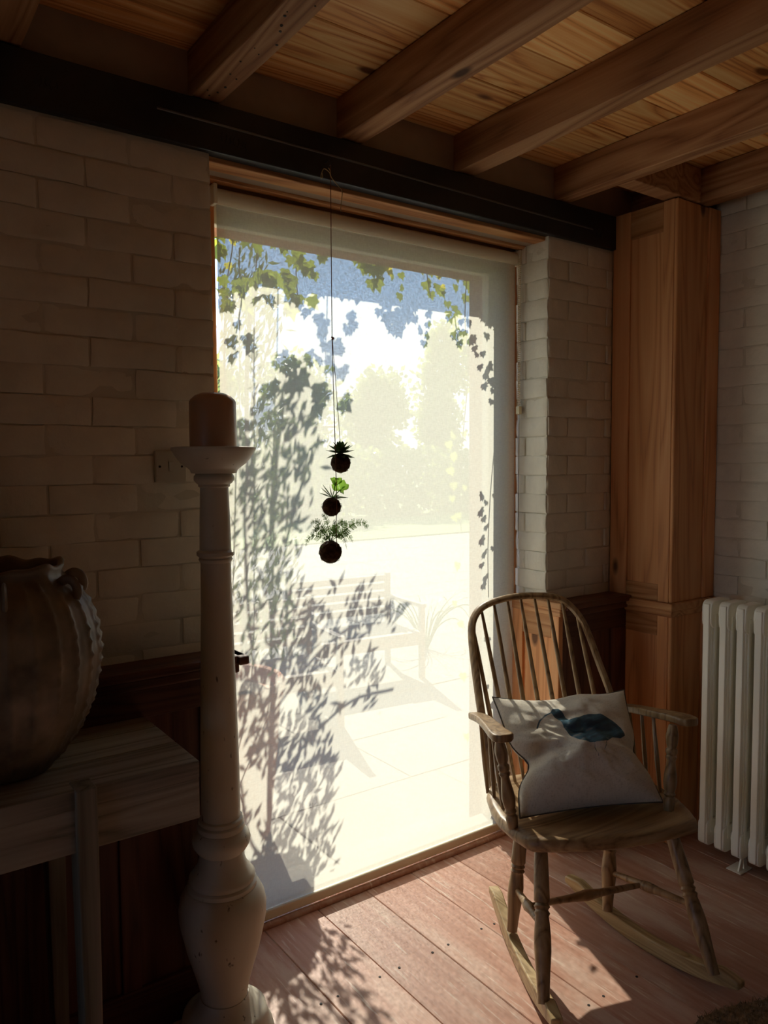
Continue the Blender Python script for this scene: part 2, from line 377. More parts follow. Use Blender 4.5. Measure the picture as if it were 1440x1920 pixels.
def lay(parent, u0, u1, z0, z1, pos, rot, phase=0, zoff=0.0, half=False):
    """bricks in running bond; pos(u,z)->world centre of a brick"""
    H = .0745; k = 0; z = z0
    while z + H*.5 < z1:
        h = min(H, z1-z); u = u0; off = .112 if (k+phase) % 2 else 0.0; first = True
        while u < u1-.02:
            L = (.112 if off else .224) if first else .224
            first = False
            L = min(L, u1-u)
            if u1-(u+L) < .03: L = u1-u
            sc = ((L-.006)/.214, 1.0, (h-.0035)/.0685)
            p = pos(u+L/2, z+h/2)
            inst(rnd.choice(FULL), 'brick', p + Vector((0, 0, rnd.uniform(-.0012, .0012))), parent, (rot[0]+rnd.uniform(-.006, .006), 0, rot[2]+rnd.uniform(-.008, .008)), sc)
            u += L
        z += H; k += 1

ZDT_ = .978
wb_ = structure('wall_back', (0, YW, 0))
g = .0036; JR = .0; ZD = .93                # mortar lies this far behind the brick faces
MB().box(-4.2, XJL-.004, YW+g, 2.30, 0, 2.36).build('masonry', m_mortar, wb_)
MB().box(XJR+.004, 3.2, YW+g, 2.30, 0, 2.36).build('masonry', m_mortar, wb_)
MB().box(-4.2, 3.2, 2.056, 2.30, 2.34, 2.75).build('masonry', m_infill, wb_)
T = .05
lay(wb_, XJL-.224*4.5, XJL, ZD, 2.352, lambda u, z: Vector((u, YW+T/2+rnd.uniform(-.003, .003), z)), (0,0,0), 1)
lay(wb_, XJR+.004, 2.60, ZD, 2.352, lambda u, z: Vector((u, YW+T/2+rnd.uniform(-.002, .002), z)), (0,0,0), 0)
lay(wb_, YW+.002, 2.205, ZD, 2.338, lambda u, z: Vector((XJR+T/2+rnd.uniform(-.003, .003), u, z)), (0,0,R(-90)), 1)
MB().box(-1.0, -.35, 1.42, YW+g, ZDT_, 2.35).build('added_shade_pier', m_mortar, wb_)  # unseen pier, added to keep the second window's light off this wall
MB().box(-1.0, -.35, 1.42, YW+g, 0, ZDT_).build('added_shade_pier', m_dado_v, wb_)
wr = structure('wall_right', (XR, 0, 0))
MB().box(XR+g, 3.2, -3.2, 2.3, 0, 2.7).build('masonry', m_mortar, wr)
lay(wr, .85, 1.76, .60, 2.60, lambda u, z: Vector((XR+T/2+rnd.uniform(-.003, .003), u, z)), (0,0,R(-90)), 0)
wl = structure('wall_left', (-4.0, 0, 0))
WY0, WY1, WZ0, WZ1 = -.2, 1.85, .8, 2.3      # second window, in the left wall behind the camera: it lights the room's near side
MB().box(-4.2, -4.0, -3.2, WY0, 0, 2.7).build('plaster', m_plaster, wl); MB().box(-4.2, -4.0, WY1, 2.3, 0, 2.7).build('plaster', m_plaster, wl)
MB().box(-4.2, -4.0, WY0, WY1, 0, WZ0).build('plaster', m_plaster, wl); MB().box(-4.2, -4.0, WY0, WY1, WZ1, 2.7).build('plaster', m_plaster, wl)
w2 = structure('window_2', (-4.1, (WY0+WY1)/2, WZ0))
for k in range(4):
    y_ = WY0+(WY1-WY0)*k/3; MB().box(-4.13, -4.07, max(WY0, y_-.03), min(WY1, y_+.03), WZ0, WZ1).build('frame_post', m_pine_v, w2)
for z in (WZ0, WZ1-.06): MB().box(-4.13, -4.07, WY0, WY1, z, z+.06).build('frame_rail', m_pine_y, w2)
for k in range(3):
    y_ = WY0+(WY1-WY0)*k/3; MB().box(-4.103, -4.097, y_+.03, y_+(WY1-WY0)/3-.03, WZ0+.06, WZ1-.06).build('pane', m_glass, w2)
wf = structure('wall_front', (0, -3, 0)); MB().box(-4.2, 3.2, -3.2, -3.0, 0, 2.7).build('plaster', m_plaster, wf)
# painted boards closing the gaps between joist ends
xs = [-.03, .315, .396, .82, .903, 1.296, 1.368, 1.765, 1.837, 2.264, 2.33, 2.885]
for a, b2 in zip(xs[::2], xs[1::2]): MB().box(a, b2, 2.048, 2.058, 2.47, ZC).build('infill_board', m_infill, wb_)

# black iron beam over the opening
bm = thing('beam', (1.3, 2.06, 2.34), 'black painted iron beam running across the wall above the window blind', 'beam', kind='structure')
MB().box(-4.0, 2.60, 2.014, 2.10, 2.352, 2.484).build('beam_body', m_beam, bm, bevel=.004)
MB().tube([(.72, 2.013, 2.428), (1.3, 2.013, 2.424), (2.12, 2.013, 2.412), (2.45, 2.013, 2.409)],   .0034, 6).build('ridge', m_ridge, bm, smooth=True)
def marks(x0, z0, n, name):
    mb = MB()
    for k in range(n):
        x = x0+k*.012; h = .012; z = z0-k*.0015
        if k % 3 == 0: pts = [(x+.003, 2.0128, z+h), (x-.002, 2.0125, z), (x+.003, 2.0128, z-h)]
        elif k % 3 == 1: pts = [(x-.002, 2.0128, z-h), (x+.004, 2.0125, z), (x+.001, 2.0128, z+h)]
        else: pts = [(x+.005, 2.0128, z+h*.8), (x, 2.0125, z+.002), (x+.004, 2.0125, z-h*.5), (x-.004, 2.0128, z-h)]
        mb.tube(spline(pts, 3), .0014, 5)
    return mb.build(name, m_beam, bm, smooth=True)
marks(.900, 2.397, 7, 'cast_mark'); marks(.425, 2.418, 5, 'cast_mark'); marks(2.478, 2.402, 3, 'cast_mark')

# ------------------------------------------------------------------ window: timber frame, head mouldings, glass, threshold
win = structure('window_1', (1.55, 2.25, 0))
MB().box(XJL-.01, XJR+.03, 2.104, 2.30, 2.352, 2.42).build('lintel_core', m_pine_h, win)
MB().box(XJL, XJR+.01, 2.05, 2.112, 2.338, 2.356).build('soffit_board', m_pine_h, win, bevel=.003)
MB().box(XJL, XJR+.01, 2.150, 2.185, 2.330, 2.356).build('head_moulding', m_pine_h, win, bevel=.006)
MB().box(XJL, XJR+.01, 2.207, 2.225, 2.30, 2.356).build('head_bead', m_pine_h, win, bevel=.004)
MB().box(XJL-.02, XJR+.03, 2.262, 2.30, 2.240, 2.36).build('frame_head', m_frame, win, bevel=.004)
MB().box(XJL-.02, .975, 2.262, 2.30, .0, 2.24).build('frame_post', m_frame, win, bevel=.004)
MB().box(2.130, XJR+.03, 2.262, 2.30, .0, 2.24).build('frame_post', m_frame, win, bevel=.004)
MB().box(.98, 2.13, 2.228, 2.30, -.02, .045).build('frame_sill', m_pave, win, bevel=.004)
MB().box(.97, 2.135, 2.278, 2.283, .04, 2.245).build('pane', m_glass, win)
MB().tube([(XJL+.02, 2.178, .004), (2.19, 2.178, .004)], .013, 10).build('threshold_bead', m_floor, win, smooth=True)
MB().box(XJL-.01, XJR+.02, 2.17, 2.235, -.03, .008).build('threshold', m_floor, win)
# room side: narrow pine strip beside the blind in the reveal
MB().box(XJL, .9535, 2.196, 2.224, .0, 2.33).build('stop_strip', m_strip, win, bevel=.003)
MB().box(2.204, XJR+.01, 2.196, 2.224, .0, 2.33).build('stop_strip', m_pine_v, win, bevel=.003)
ow = structure('wall_outside', (0, 2.3, 0))
MB().box(-2, .90, 2.301, 2.45, -.1, 4.2).build('brick_skin', m_brick_out, ow)
MB().box(2.197, 4.5, 2.301, 2.45, -.1, 4.2).build('brick_skin', m_brick_out, ow)
MB().box(.90, 2.197, 2.301, 2.45, 2.26, 4.2).build('brick_skin', m_brick_out, ow)

# ------------------------------------------------------------------ roller blind
YB = 2.19
bl = thing('roller_blind', (1.58, YB, 2.30), 'sheer cream roller blind pulled down over the tall window', 'blind')
mb = MB(); nx, nz = 24, 46
for j in range(nz+1):
    for i in range(nx+1):
        u = i/nx; w = j/nz; mb.v.append((  .957+u*1.246, YB+mnoise.noise((u*3, w*2, 3.3))*.0012, .02+w*2.265))
mb.f = [(j*(nx+1)+i, j*(nx+1)+i+1, (j+1)*(nx+1)+i+1, (j+1)*(nx+1)+i) for j in range(nz) for i in range(nx)]
mb.build('fabric', m_blind, bl, smooth=True)
MB().tube([(.952, YB+.002, 2.298), (2.206, YB+.002, 2.298)], .0235, 20).build('roller', m_cream, bl, smooth=True)
MB().box(.951, 2.205, YB-.009, YB+.009, .018, .052).build('hem_bar', m_cream, bl, bevel=.007, segs=3)
for x in (.945, 2.2105):
    MB().box(x-.006, x+.006, YB-.026, YB+.02, 2.268, 2.328).build('bracket', m_cream, bl, bevel=.003)
mb = MB()
for dy in (-.030, -.022):
    z = 2.29
    while z > 1.70: mb.turned((2.201, YB+dy, z-.0028), (2.201, YB+dy, z+.0028), [(0,.0008),(.25,.0024),(.5,.0030),(.75,.0024),(1,.0008)], 6); z -= .0075
mb.build('bead_chain', m_chain, bl, smooth=True, kind='stuff')
MB().box(2.193, 2.209, YB-.036, YB-.016, 1.690, 1.722).build('chain_clip', m_chain, bl, bevel=.003)
MB().tube([(2.2005, YB-.03, 1.70), (2.2005, YB-.026, 1.2), (2.2005, YB-.022, 1.70)], .0008, 5).build('chain_cord', m_cord, bl)

# ------------------------------------------------------------------ panelling
def panelling(name, x0, x1, yf, z1, stiles, mh, mv, cap_ends=(0, 0), cap=.028):
    w = structure(name, ((x0+x1)/2, yf, 0))
    MB().box(x0, x1, yf+.018, YW+.012, 0, z1-.02).build('backing', mv, w)
    MB().box(x0, x1, yf-.004, yf+.02, 0, .13).build('bottom_rail', mh, w, bevel=.004)
    MB().box(x0, x1, yf, yf+.02, z1-.13, z1-.02).build('top_rail', mh, w, bevel=.003)
    for a, b2 in stiles: MB().box(a, b2, yf, yf+.02, .13, z1-.13).build('stile', mv, w, bevel=.003)
    for (a, b2), (c2, d) in zip(stiles, stiles[1:]):
        MB().box(b2-.004, c2+.004, yf+.010, yf+.019, .126, z1-.126).build('panel', mv, w, bevel=.003)
    MB().box(x0, x1+cap_ends[1], yf-cap, YW+.008, z1-.024, z1).build('cap', mh, w, bevel=.006)
    MB().box(x0, x1+cap_ends[1]*.5, yf-cap*.5, YW, z1-.052, z1-.022).build('cap_moulding', mh, w, bevel=.006)
    return w
ZDT = .978
tl = panelling('trim_1', -.348, .872, 1.945, ZDT, [(-.348,-.28),(-.03,.05),(.25,.33),(.55,.60),(.775,.872)], m_dado_h, m_dado_v, (0, .03))
MB().box(.872, .885, 1.96, 2.19, 0, ZDT-.022).build('return_panel', m_dado_v, tl, bevel=.002)
MB().box(.872, .902, 1.90, 2.19, ZDT-.024, ZDT).build('return_cap', m_dado_h, tl, bevel=.005)
tr_ = panelling('trim_2', 2.215, 2.60, 1.945, .965, [(2.215,2.29),(2.51,2.60)], m_dado_h, m_dado_v)
xf = 2.196                                  # panelled lower part of the window reveal
MB().box(xf+.012, 2.23, 1.95, 2.19, 0, .945).build('reveal_backing', m_pine_v, tr_)
MB().box(xf-.012, 2.225, 1.925, 2.19, .948, .972).build('reveal_cap', m_pine_y, tr_, bevel=.005)
MB().box(xf-.004, 2.225, 1.935, 2.19, .918, .950).build('reveal_moulding', m_pine_y, tr_, bevel=.004)
MB().box(xf, 2.22, 1.945, 1.985, 0, .92).build('reveal_stile', m_pine_v, tr_, bevel=.003)
MB().box(xf, 2.22, 2.135, 2.19, 0, .92).build('reveal_stile', m_pine_v, tr_, bevel=.003)
MB().box(xf+.001, 2.22, 1.985, 2.135, .83, .92).build('reveal_rail', m_pine_y, tr_, bevel=.003)
MB().box(xf+.001, 2.22, 1.985, 2.135, 0, .12).build('reveal_rail', m_pine_y, tr_, bevel=.003)
MB().box(xf+.009, 2.22, 1.990, 2.130, .115, .835).build('reveal_panel', m_pine_v, tr_, bevel=.003)

# tall pine boxing in the corner
px, py = 2.594, 1.738
pp = thing('panelled_pillar', ((px+XR)/2, (py+YW)/2, 0), 'tall reddish pine panelled boxing filling the corner beside the radiator', 'pillar')
MB().box(px+.014, XR-.004, py+.014, YW-.003, 0, 2.482).build('carcass', m_pine_v, pp)
ZM = .955
for z0, z1 in ((.0, ZM-.035), (ZM, 2.484)):
    MB().box(px, px+.016, py+.012, py+.06, z0, z1).build('stile', m_pine_v, pp, bevel=.003)
    MB().box(px, px+.016, YW-.085, YW-.003, z0, z1).build('stile', m_pine_v, pp, bevel=.003)
    top, bot = (.11, .12) if z0 else (.10, .14)
    MB().box(px+.001, px+.016, py+.06, YW-.085, z1-top, z1).build('rail', m_pine_y, pp, bevel=.003)
    MB().box(px+.001, px+.016, py+.06, YW-.085, z0, z0+bot*.55).build('rail', m_pine_y, pp, bevel=.003)
    MB().box(px+.008, px+.016, py+.054, YW-.079, z0+bot*.55-.006, z1-top+.006).build('panel', m_pine_v, pp, bevel=.003)
    MB().box(px+.002, px+.03, py-.002, py+.014, z0, z1).build('corner_bead', m_pine_v, pp, bevel=.006, segs=3)
    MB().box(px+.03, XR-.085, py+.002, py+.015, z0, z1).build('front_panel', m_pine_v, pp, bevel=.003)
    MB().box(XR-.083, XR-.004, py-.003, py+.015, z0, z1).build('front_stile', m_pine_v, pp, bevel=.003)
MB().box(px-.014, XR-.004, py-.014, YW-.003, ZM-.030, ZM).build('cap', m_pine_y, pp, bevel=.005)
MB().box(px-.007, XR-.004, py-.008, YW-.003, ZM-.055, ZM-.028).build('cap_moulding', m_pine_y, pp, bevel=.006)

# ------------------------------------------------------------------ light switch
sw = thing('light_switch', (.7365, YW, 1.496), 'square ivory light switch on the dark brick wall behind the candle', 'switch')
MB().box(.6935, .7795, YW-.012, YW+.002, 1.453, 1.539).build('plate', m_switch, sw, bevel=.004)
MB().add([(.730,YW-.0125,1.483),(.743,YW-.0125,1.483),(.743,YW-.0165,1.509),(.730,YW-.0165,1.509),(.730,YW-.008,1.483),(.743,YW-.008,1.483),(.743,YW-.008,1.509),(.730,YW-.008,1.509)],
         [(0,1,2,3),(0,4,5,1),(1,5,6,2),(2,6,7,3),(3,7,4,0)]).build('rocker_switch', m_switch, sw, bevel=.001)
for x in (.706, .767): MB().turned((x, YW-.0135, 1.496), (x, YW-.010, 1.496), [(0,.003),(1,.0034)], 10).build('screw', m_nail, sw)

# ------------------------------------------------------------------ radiator
rad = thing('radiator', (2.68, 1.40, 0), 'tall ivory cast iron column radiator against the right wall', 'radiator')
def rad_section():
    mb = MB(); z0, z1 = .050, .985; x0, x1 = 2.61, 2.752
    def ring(xa, xb, za, zb, hw, r, n=5):       # rounded slab in xz, half width hw in y
        pts = []
        for cx, cz, a0 in ((xb-r, zb-r, 0), (xa+r, zb-r, 90), (xa+r, za+r, 180), (xb-r, za+r, 270)):
            for k in range(n): a = R(a0+90*k/(n-1)); pts.append((cx+r*math.cos(a), cz+r*math.sin(a)))
        m = len(pts); vs = [(p[0], -hw, p[1]) for p in pts]+[(p[0], hw, p[1]) for p in pts]
        mb.add(vs, [tuple(range(m)), tuple(range(2*m-1, m-1, -1))]+[((i+1) % m, i, m+i, m+(i+1) % m) for i in range(m)])
    def column(xa, xb, hw):
        xm = (xa+xb)/2; hx = (xb-xa)/2; vs = []; fs = []; n = 10
        for z, s in ((z0+.03, .8), (z0+.10, 1), (z1-.10, 1), (z1-.03, .8)):
            for k in range(n): a = 2*math.pi*k/n; vs.append((xm+hx*math.cos(a)*s, hw*math.sin(a)*s, z))
        for j in range(3):
            for k in range(n): fs.append((j*n+k, j*n+(k+1) % n, (j+1)*n+(k+1) % n, (j+1)*n+k))
        mb.add(vs, fs)
    # solid heads and feet, narrow rounded nose, groove, raised lip, thin recessed web
    ring(x0+.004, x1-.004, z1-.105, z1, .0195, .026); ring(x0+.004, x1-.004, z0, z0+.10, .0195, .022)
    for xa, xb, hw, dz in ((0, .015, .0128, .012), (.013, .027, .0160, .03), (.026, .042, .0212, .05)):
        for q in (0, 1):
            u0, u1 = (x0+xa, x0+xb) if q == 0 else (x1-xb, x1-xa)
            mb.box(u0, u1, -hw, hw, z0+dz, z1-dz)
    mb.box(x0+.041, x1-.041, -.0045, .0045, z0+.08, z1-.08)
    column(x0+.058, x1-.058, .0120)
    return mb
sec0 = rad_section().build('section', m_rad, rad, smooth=True, bevel=.0045, segs=2, angle=30)
off = WO['section'] - Vector((0, 0, 0)); sec_me = sec0.data
ys = [1.600-.066*k for k in range(11)]
sec0.location = Vector((off.x, ys[0], off.z)) - WO[rad.name]
for y_ in ys[1:]:
    o = inst(sec_me, 'section', (off.x, y_, off.z), rad); b_ = o.modifiers.new('bevel', 'BEVEL'); b_.width = .0045; b_.segments = 2; b_.limit_method = 'ANGLE'; b_.angle_limit = R(35)
for z in (.10, .935):
    for y_ in ys[:-1]:
        MB().turned((2.681, y_-.046, z), (2.681, y_-.020, z), [(0,.024),(1,.024)], 12).build('hub', m_rad, rad, smooth=True)
for k in (2, 9):
    y_ = ys[k]+.022-.003*k*0
    MB().box(2.612, 2.690, y_-.045, y_+.012, 0, .004).build('foot_plate', m_rad, rad, bevel=.001)
    for dx in (.022, .058):
        MB().add([(2.612+dx-.012,y_-.032,.004),(2.612+dx+.012,y_-.032,.004),(2.612+dx+.012,y_-.026,.004),(2.612+dx-.012,y_-.026,.004),
                  (2.651-.005+dx*.1,y_-.032,.075),(2.651+.005+dx*.1,y_-.032,.075),(2.651+.005+dx*.1,y_-.026,.075),(2.651-.005+dx*.1,y_-.026,.075)],
                 [(0,1,5,4),(1,2,6,5),(2,3,7,6),(3,0,4,7),(4,5,6,7),(3,2,1,0)]).build('foot_strut', m_rad, rad)

# ------------------------------------------------------------------ rocking chair (seat frame: u to the right, w towards the back)
CO = Vector((1.792, 1.374, 0)); CA = R(23.5)
ua = Vector((math.cos(CA), -math.sin(CA), 0)); wa = Vector((math.sin(CA), math.cos(CA), 0))
def L(u, w, z): return CO + ua*u + wa*w + Vector((0, 0, z))
ch = thing('rocking_chair', L(0, .15, 0), 'worn wooden spindle back rocking chair in front of the blind', 'chair')
# seat
outl = [(-.272,.0),(-.262,-.018),(-.20,-.034),(-.10,-.050),(0,-.056),(.10,-.050),(.20,-.034),(.262,-.018),(.272,.0),(.288,.06),(.300,.14),(.296,.22),(.278,.31),(.235,.385),(.16,.425),(0,.440),(-.16,.425),(-.235,.385),(-.278,.31),(-.296,.22),(-.302,.14),(-.290,.06)]
mb = MB(); n = len(outl); cw = .18
rings = [(.80,.399),(.95,.402),(.992,.410),(1.0,.424),(.990,.437),(.965,.443),(.88,.441),(.7,.434),(.45,.430),(.2,.429)]
for s, z in rings:
    for u, w in outl: mb.v.append(L(u*s, cw+(w-cw)*s, z))
for i in range(len(rings)-1):
    for k in range(n): mb.f.append((i*n+k, i*n+(k+1) % n, (i+1)*n+(k+1) % n, (i+1)*n+k))
mb.f += [tuple(range(n-1, -1, -1)), tuple((len(rings)-1)*n+k for k in range(n))]
mb.build('seat', m_seat, ch, smooth=True, angle=60)
# bow
bow = [(-.232,.375,.425),(-.238,.428,.564),(-.241,.503,.725),(-.237,.578,.886),(-.218,.608,.951),(-.166,.626,.990),(-.06,.637,1.012),(.06,.636,1.011),(.136,.626,.990),(.194,.592,.916),(.226,.529,.780),(.250,.462,.64),(.252,.375,.425)]
MB().tube(spline([L(*p) for p in bow], 5), .0145, 10, flat=(.85, 1.15)).build('bow', m_chair, ch, smooth=True)
tops = [(-.228,.609,.951),(-.187,.625,.988),(-.136,.632,1.002),(-.082,.635,1.008),(-.031,.636,1.011),(.023,.637,1.012),(.075,.636,1.010),(.129,.630,.998),(.177,.613,.961)]
foot = [-.195,-.153,-.122,-.080,-.026,.031,.075,.131,.196]
sp = [(0,.0052),(.15,.0066),(.45,.0082),(.8,.0072),(1,.0050)]
for (u, w, z), fu in zip(tops, foot):
    MB().turned(L(fu, .370, .425), L(u, w, z-.008), sp, 9).build('spindle', m_chair, ch, smooth=True)
# arms, arm posts, short spindles
postp = [(0,.015),(.06,.017),(.13,.0185),(.16,.013),(.19,.0185),(.22,.014),(.25,.0175),(.33,.0205),(.42,.0185),(.52,.0145),(.58,.0125),(.62,.0175),(.645,.0135),(.67,.0175),(.71,.0175),(.73,.013),(.77,.0165),(.86,.0195),(.93,.0165),(1,.012)]
for s in (-1, 1):
    if s < 0: pts = [(-.262,.475,.640),(-.270,.36,.664),(-.292,.22,.688),(-.305,.13,.700),(-.302,.075,.704)]; pf, pt, q = (-.279,.076,.436), (-.312,.105,.690), -.262
    else: pts = [(.266,.465,.634),(.270,.36,.660),(.284,.22,.686),(.298,.13,.700),(.296,.075,.704)]; pf, pt, q = (.226,.078,.436), (.256,.110,.690), .262
    mb = MB(); path = spline([L(*p) for p in pts], 4); m = len(path); wid = [.022+.014*(i/(m-1))**1.5 for i in range(m)]; wid[-1] = .018; wid[-2] = .030; vs = []
    for i, p in enumerate(path):
        tg = (path[min(i+1, m-1)]-path[max(i-1, 0)]).normalized(); sd = tg.cross(Vector((0,0,1))).normalized(); upv = sd.cross(tg)
        if upv.z < 0: upv = -upv
        for a, h in ((-1,-.6),(-.9,-1),(.9,-1),(1,-.6),(1,.6),(.88,1),(-.88,1),(-1,.6)): vs.append(p+sd*a*wid[i]+upv*h*.0115)
    mb.add(vs, [(i*8+k, i*8+(k+1) % 8, (i+1)*8+(k+1) % 8, (i+1)*8+k) for i in range(m-1) for k in range(8)]+[tuple(range(7,-1,-1)), tuple((m-1)*8+k for k in range(8))])
    mb.build('arm', m_chair, ch, smooth=True, bevel=.003, angle=50)
    MB().turned(L(*pf), L(*pt), postp, 14).build('arm_post', m_chair, ch, smooth=True, angle=60)
    for w0, w1, zz in ((.330,.395,.655),(.267,.315,.672),(.188,.262,.682)):
        MB().turned(L(q+.004*s, w0, .43), L(q+(.008+(.01 if w0 < .2 else 0))*s, w1, zz), [(0,.0055),(.4,.0078),(1,.0052)], 8).build('arm_spindle', m_chair, ch, smooth=True)
# legs
legp = [(0,.017),(.10,.0195),(.22,.021),(.36,.022),(.40,.0225),(.415,.0175),(.435,.0225),(.455,.017),(.475,.0225),(.495,.0185),(.53,.0205),(.62,.0235),(.70,.0235),(.82,.0195),(.92,.017),(1,.016)]
LEG = dict(RL=((-.20,.20,.405), (-.244,.171,.062)), FL=((-.20,.06,.405), (-.284,-.157,.066)), RR=((.14,.27,.405), (.094,.203,.062)), FR=((.205,.04,.405), (.230,-.150,.066)))
for k, (a, b2) in LEG.items(): MB().turned(L(*a), L(*b2), legp, 16).build('leg', m_chair, ch, smooth=True, angle=60)
def on_leg(k, t): a, b2 = LEG[k]; return L(*a).lerp(L(*b2), t)
strp = [(0,.0075),(.12,.009),(.38,.0115),(.5,.0165),(.62,.0115),(.88,.009),(1,.0075)]
sa = (on_leg('RL', .63), on_leg('FL', .555)); sb = (on_leg('RR', .66), on_leg('FR', .55))
for A, B in (sa, sb): MB().turned(A, B, strp, 12).build('side_stretcher', m_chair, ch, smooth=True)
MB().turned(sa[0].lerp(sa[1], .5), sb[0].lerp(sb[1], .42), strp, 12).build('cross_stretcher', m_chair, ch, smooth=True)
# rockers
for (r0, r1), (q0, q1) in ((((-.223,.393), (-.275,-.222)), ('RL', 'FL')), (((.048,.394), (.276,-.205)), ('RR', 'FR'))):
    A = L(*r0, 0); B = L(*r1, 0); d = (B-A); ln = d.length; d.normalize(); sd = d.cross(Vector((0,0,1))); vs = []; n = 22
    for i in range(n+1):
        t = i/n; s = (t-.52)*ln; z = s*s/(2*.86); p = A+d*(t*ln); h = .046 if .06 < t < .93 else (.034 if 0 < t < 1 else .020); wd = .0165
        for a, zz in ((-1, z), (1, z), (1, z+h), (-1, z+h)): vs.append(p+sd*a*wd+Vector((0,0,zz)))
    MB().add(vs, [(4*i+k, 4*i+(k+1) % 4, 4*i+4+(k+1) % 4, 4*i+4+k) for i in range(n) for k in range(4)]+[(3,2,1,0), (4*n,4*n+1,4*n+2,4*n+3)]).build('rocker', m_rocker, ch, smooth=True, bevel=.004, angle=50)

# ------------------------------------------------------------------ cushion with a printed wading bird
m_linen, t, b = new_mat('grey_linen_bird_print')
at = N(t, 'ShaderNodeAttribute', attribute_name='print')
wv = N(t, 'ShaderNodeTexNoise', Scale=260.0, Detail=2.0); t.links.new(coords(t, (.15,1,1), False), wv.inputs['Vector'])
wv2 = N(t, 'ShaderNodeTexNoise', Scale=260.0, Detail=2.0); t.links.new(coords(t, (1,1,.15), False), wv2.inputs['Vector'])
su = N(t, 'ShaderNodeMath', operation='ADD'); t.links.new(wv.outputs['Fac'], su.inputs[0]); t.links.new(wv2.outputs['Fac'], su.inputs[1])
lin = ramp(t, su.outputs[0], [(.6, (.52,.47,.385)), (1.25, (.68,.625,.53))])
lin.color_ramp.elements[1].position = 1.0
sp_ = N(t, 'ShaderNodeTexNoise', Scale=55.0, Detail=3.0); t.links.new(coords(t, (.10,1,1), False), sp_.inputs['Vector'])
ink = ramp(t, sp_.outputs['Fac'], [(.42, (.012,.05,.085)), (.60, (.03,.12,.18)), (.72, (.22,.24,.23))])
msk = ramp(t, at.outputs['Fac'], [(.495, (0,0,0)), (.515, (.92,.92,.92))])
t.links.new(mixc(t, msk.outputs[0], lin.outputs[0], ink.outputs[0]), b.inputs['Base Color']); b.inputs['Roughness'].default_value = .9; b.inputs['Specular IOR Level'].default_value = .1
bump(t, b, su.outputs[0], .25, .001)
m_pipe = plain('dark_piping', (.10,.09,.075), .9)
cu_c = {(-1,1): L(-.226,.398,.724), (1,1): L(.248,.390,.718), (1,-1): L(.218,.095,.455), (-1,-1): L(-.250,.098,.452)}
cn = ((cu_c[(1,1)]-cu_c[(-1,-1)]).cross(cu_c[(-1,1)]-cu_c[(1,-1)])).normalized()
if cn.dot(-wa) < 0: cn = -cn
def pillow(s, t_, side):
    # concave edges between pointed corners
    s2 = s*(1-.09*(1-t_*t_)-(.20 if s < 0 else .10)*math.exp(-((t_+.22)/.24)**2)); t2 = t_*(1-.05*(1-s*s)) if t_ < 0 else t_
    t2 += ((t_+1)/2)**2*(-.15*(1-abs(s)**2.0)+.085*math.exp(-((s-.25)/.32)**2))
    a = (1-s2)/2; b_ = (1-t2)/2
    p = cu_c[(-1,1)]*a*(1-b_) + cu_c[(1,1)]*(1-a)*(1-b_) + cu_c[(1,-1)]*(1-a)*b_ + cu_c[(-1,-1)]*a*b_
    e = max(0.0, (1-s*s)*(1-t_*t_))
    h = .108*e**.58 * (.80 if t_ > .1 else 1.0 if t_ < -.2 else .80+.2*(.1-t_)/.3)
    # creases: one deep fold from each side at mid height, ripples near the edges
    h -= .030*math.exp(-((t_+.12)/.10)**2)*math.exp(-((abs(s)-1.0)/.40)**2)*e**.3
    h += e*(mnoise.noise((s*3.1, t_*4.4, 5+side))*.017 + mnoise.noise((s*9+t_*5, t_*8, 2+side))*.007)
    h += .0035*math.sin(16*t_+6*s)*math.exp(-((abs(s)-.85)/.25)**2)*e**.5
    return p + cn*(h*side)
def inside(poly, x, y):
    c_ = False; n_ = len(poly); d = 9
    for i in range(n_):
        x1, y1 = poly[i]; x2, y2 = poly[(i+1) % n_]
        if (y1 > y) != (y2 > y) and x < (x2-x1)*(y-y1)/(y2-y1)+x1: c_ = not c_
        dx, dy = x2-x1, y2-y1; q = max(0, min(1, ((x-x1)*dx+(y-y1)*dy)/(dx*dx+dy*dy+1e-12))); d = min(d, math.hypot(x-x1-q*dx, y-y1-q*dy))
    return d if c_ else -d
def seg_d(pts, x, y, r):
    d = 9
    for (x1, y1), (x2, y2) in zip(pts, pts[1:]):
        dx, dy = x2-x1, y2-y1; q = max(0, min(1, ((x-x1)*dx+(y-y1)*dy)/(dx*dx+dy*dy+1e-12))); d = min(d, math.hypot(x-x1-q*dx, y-y1-q*dy))
    return r-d
def circ(cx, cy, rx, ry, n=16): return [(cx+rx*math.cos(2*math.pi*k/n), cy+ry*math.sin(2*math.pi*k/n)) for k in range(n)]
